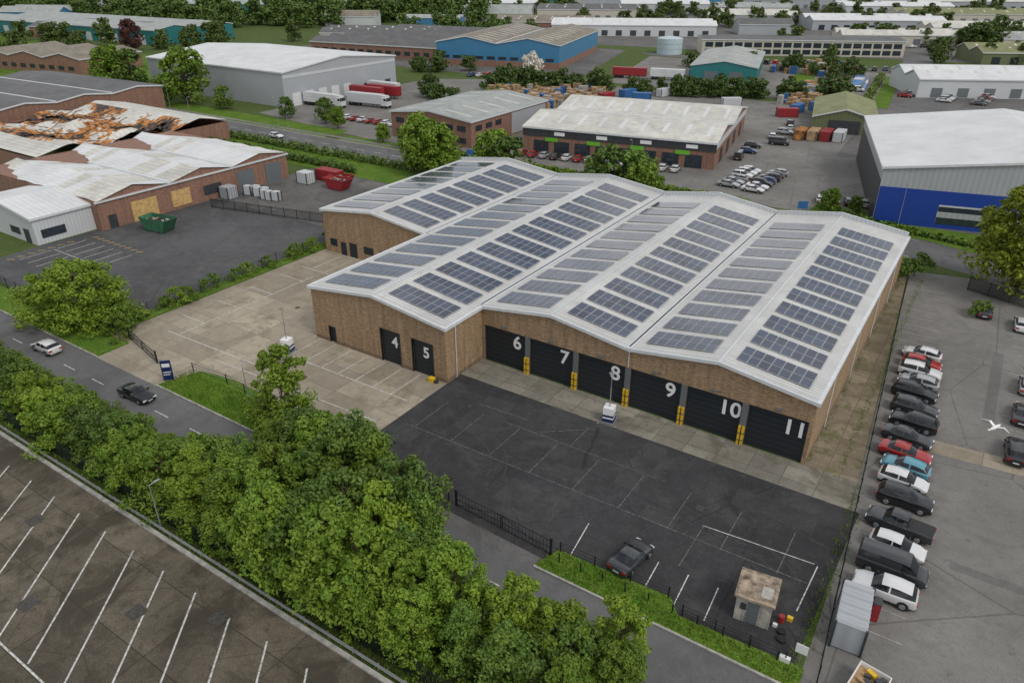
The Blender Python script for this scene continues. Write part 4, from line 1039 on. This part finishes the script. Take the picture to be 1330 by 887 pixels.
def gull():
    b=MB(); st=[(-.32,.01,0),(-.2,.05,0),(0,.085,0),(.16,.075,.01),(.25,.05,.03),(.33,.045,.035),(.4,.01,.03)]; k_=8
    for x,r_,z in st:
        for i in range(k_): t=6.2832*i/k_; b.v.append((x,r_*math.cos(t),z+r_*math.sin(t)))
    for s in range(len(st)-1):
        for i in range(k_): j=(i+1)%k_; b.f.append((s*k_+i,(s+1)*k_+i,(s+1)*k_+j,s*k_+j)); b.m.append(0)
    for s in (-1,1):
        P=[(.12,.05),(.17,.30),(.02,.64)]; Q=[(-.03,.05),(.05,.32),(0,.64)]; Z=[.04,.14,.08]
        for i in range(2):
            b.quad([(P[i][0],s*P[i][1],Z[i]),(P[i+1][0],s*P[i+1][1],Z[i+1]),(Q[i+1][0],s*Q[i+1][1],Z[i+1]),(Q[i][0],s*Q[i][1],Z[i])],0 if i==0 else 1)
    b.quad([(-.28,.02,0),(-.28,-.02,0),(-.42,-.06,0),(-.42,.06,0)],0); b.cyl((.39,0,.03),(.46,0,.02),.015,.004,5,2)
    b.build('seagull',['num','w_lgrey','yel'],loc=(2.8,33.3,25),rot=rad(60),smooth=True)
gull()
def tufts(name,regs,dens,mat,h=(.12,.32)):
    P=[]
    for x0,x1,y0,y1,z in regs:
        n=int((x1-x0)*(y1-y0)*dens); P.append(np.stack([rng.uniform(x0,x1,n),rng.uniform(y0,y1,n),np.full(n,z)],1))
    P=np.vstack(P); n=len(P); a=rng.uniform(0,6.28,n); w=rng.uniform(.02,.06,n)[:,None]; hh=rng.uniform(h[0],h[1],n)
    d=np.stack([np.cos(a),np.sin(a),np.zeros(n)],1); up=np.stack([rng.normal(0,.08,n),rng.normal(0,.08,n),hh],1)
    V=np.stack([P-d*w,P+d*w,P+up+d*w*.3,P+up-d*w*.3],1).reshape(-1,3)
    o=bpy.data.objects.new(name,make_mesh(name,V,np.arange(n*4).reshape(n,4),[mat])); COL.objects.link(o)
tufts('grass',[(-72.2,-46,37.3,41.2,.1),(-46,-33.6,37.3,39.5,.1),(-22.3,-2.5,37.25,38.7,.1),(-21.5,-12.4,38.7,39.6,.1)],50,'leafA')
tufts('grass',[(-100,12,23.0,30.5,.1)],12,'leafB',(.2,.5))
tufts('weeds',[(-7.9,-7.5,63,116,.02),(-3.3,-3.0,39,62,.02),(-2.6,-2.0,40,58,.02)],16,'leafA',(.08,.25))
tufts('weeds',[(fx(60)-.5,fx(60),40,62,.02),(fx(90)-.5,fx(90),62,118,.02)],18,'leafA',(.08,.3))
# ------------------------------------------------------------------ light, sky, camera
wd=bpy.data.worlds.new('World'); scene.world=wd; wd.use_nodes=True; nt=wd.node_tree
bg=nt.nodes['Background']; sky=nt.nodes.new('ShaderNodeTexSky'); sky.sky_type='NISHITA'; sky.sun_disc=False
sky.sun_elevation=rad(48); sky.sun_rotation=rad(105)
tc=nt.nodes.new('ShaderNodeTexCoord')
nz=nt.nodes.new('ShaderNodeTexNoise'); nz.inputs['Scale'].default_value=3.0; nz.inputs['Detail'].default_value=3; nz.inputs['Roughness'].default_value=.6
nt.links.new(tc.outputs['Generated'],nz.inputs['Vector'])
mr=nt.nodes.new('ShaderNodeMapRange'); nt.links.new(nz.outputs['Fac'],mr.inputs[0])
mr.inputs[1].default_value=.36; mr.inputs[2].default_value=.6; mr.inputs[3].default_value=.45; mr.inputs[4].default_value=1
cl=nt.nodes.new('ShaderNodeMapRange'); nt.links.new(nz.outputs['Fac'],cl.inputs[0])
cl.inputs[1].default_value=.4; cl.inputs[2].default_value=.65; cl.inputs[3].default_value=5.8; cl.inputs[4].default_value=10.0
cv=nt.nodes.new('ShaderNodeVectorMath'); cv.operation='SCALE'; cv.inputs[0].default_value=(1,1,1.01); nt.links.new(cl.outputs[0],cv.inputs['Scale'])
mx=nt.nodes.new('ShaderNodeMix'); mx.data_type='RGBA'; nt.links.new(mr.outputs[0],mx.inputs[0]); nt.links.new(sky.outputs[0],mx.inputs[6]); nt.links.new(cv.outputs[0],mx.inputs[7])
nt.links.new(mx.outputs[2],bg.inputs[0]); bg.inputs[1].default_value=.112
sun=bpy.data.lights.new('sun','SUN'); sun.energy=1.4; sun.angle=rad(18); sun.color=(1,.955,.88)
so=bpy.data.objects.new('sun',sun); COL.objects.link(so)
sv=Vector((.66,-.18,.73)); so.rotation_euler=(-sv).to_track_quat('-Z','Y').to_euler()
cam=bpy.data.cameras.new('camera'); cam.sensor_width=36; cam.lens=956/1330*36; cam.clip_end=6000; cam.clip_start=.5
co=bpy.data.objects.new('camera',cam); COL.objects.link(co); co.location=(0,0,43)
p=rad(27.8); fwd=Vector((-.552*math.cos(p),.834*math.cos(p),-math.sin(p))); co.rotation_euler=fwd.to_track_quat('-Z','Y').to_euler()
scene.camera=co
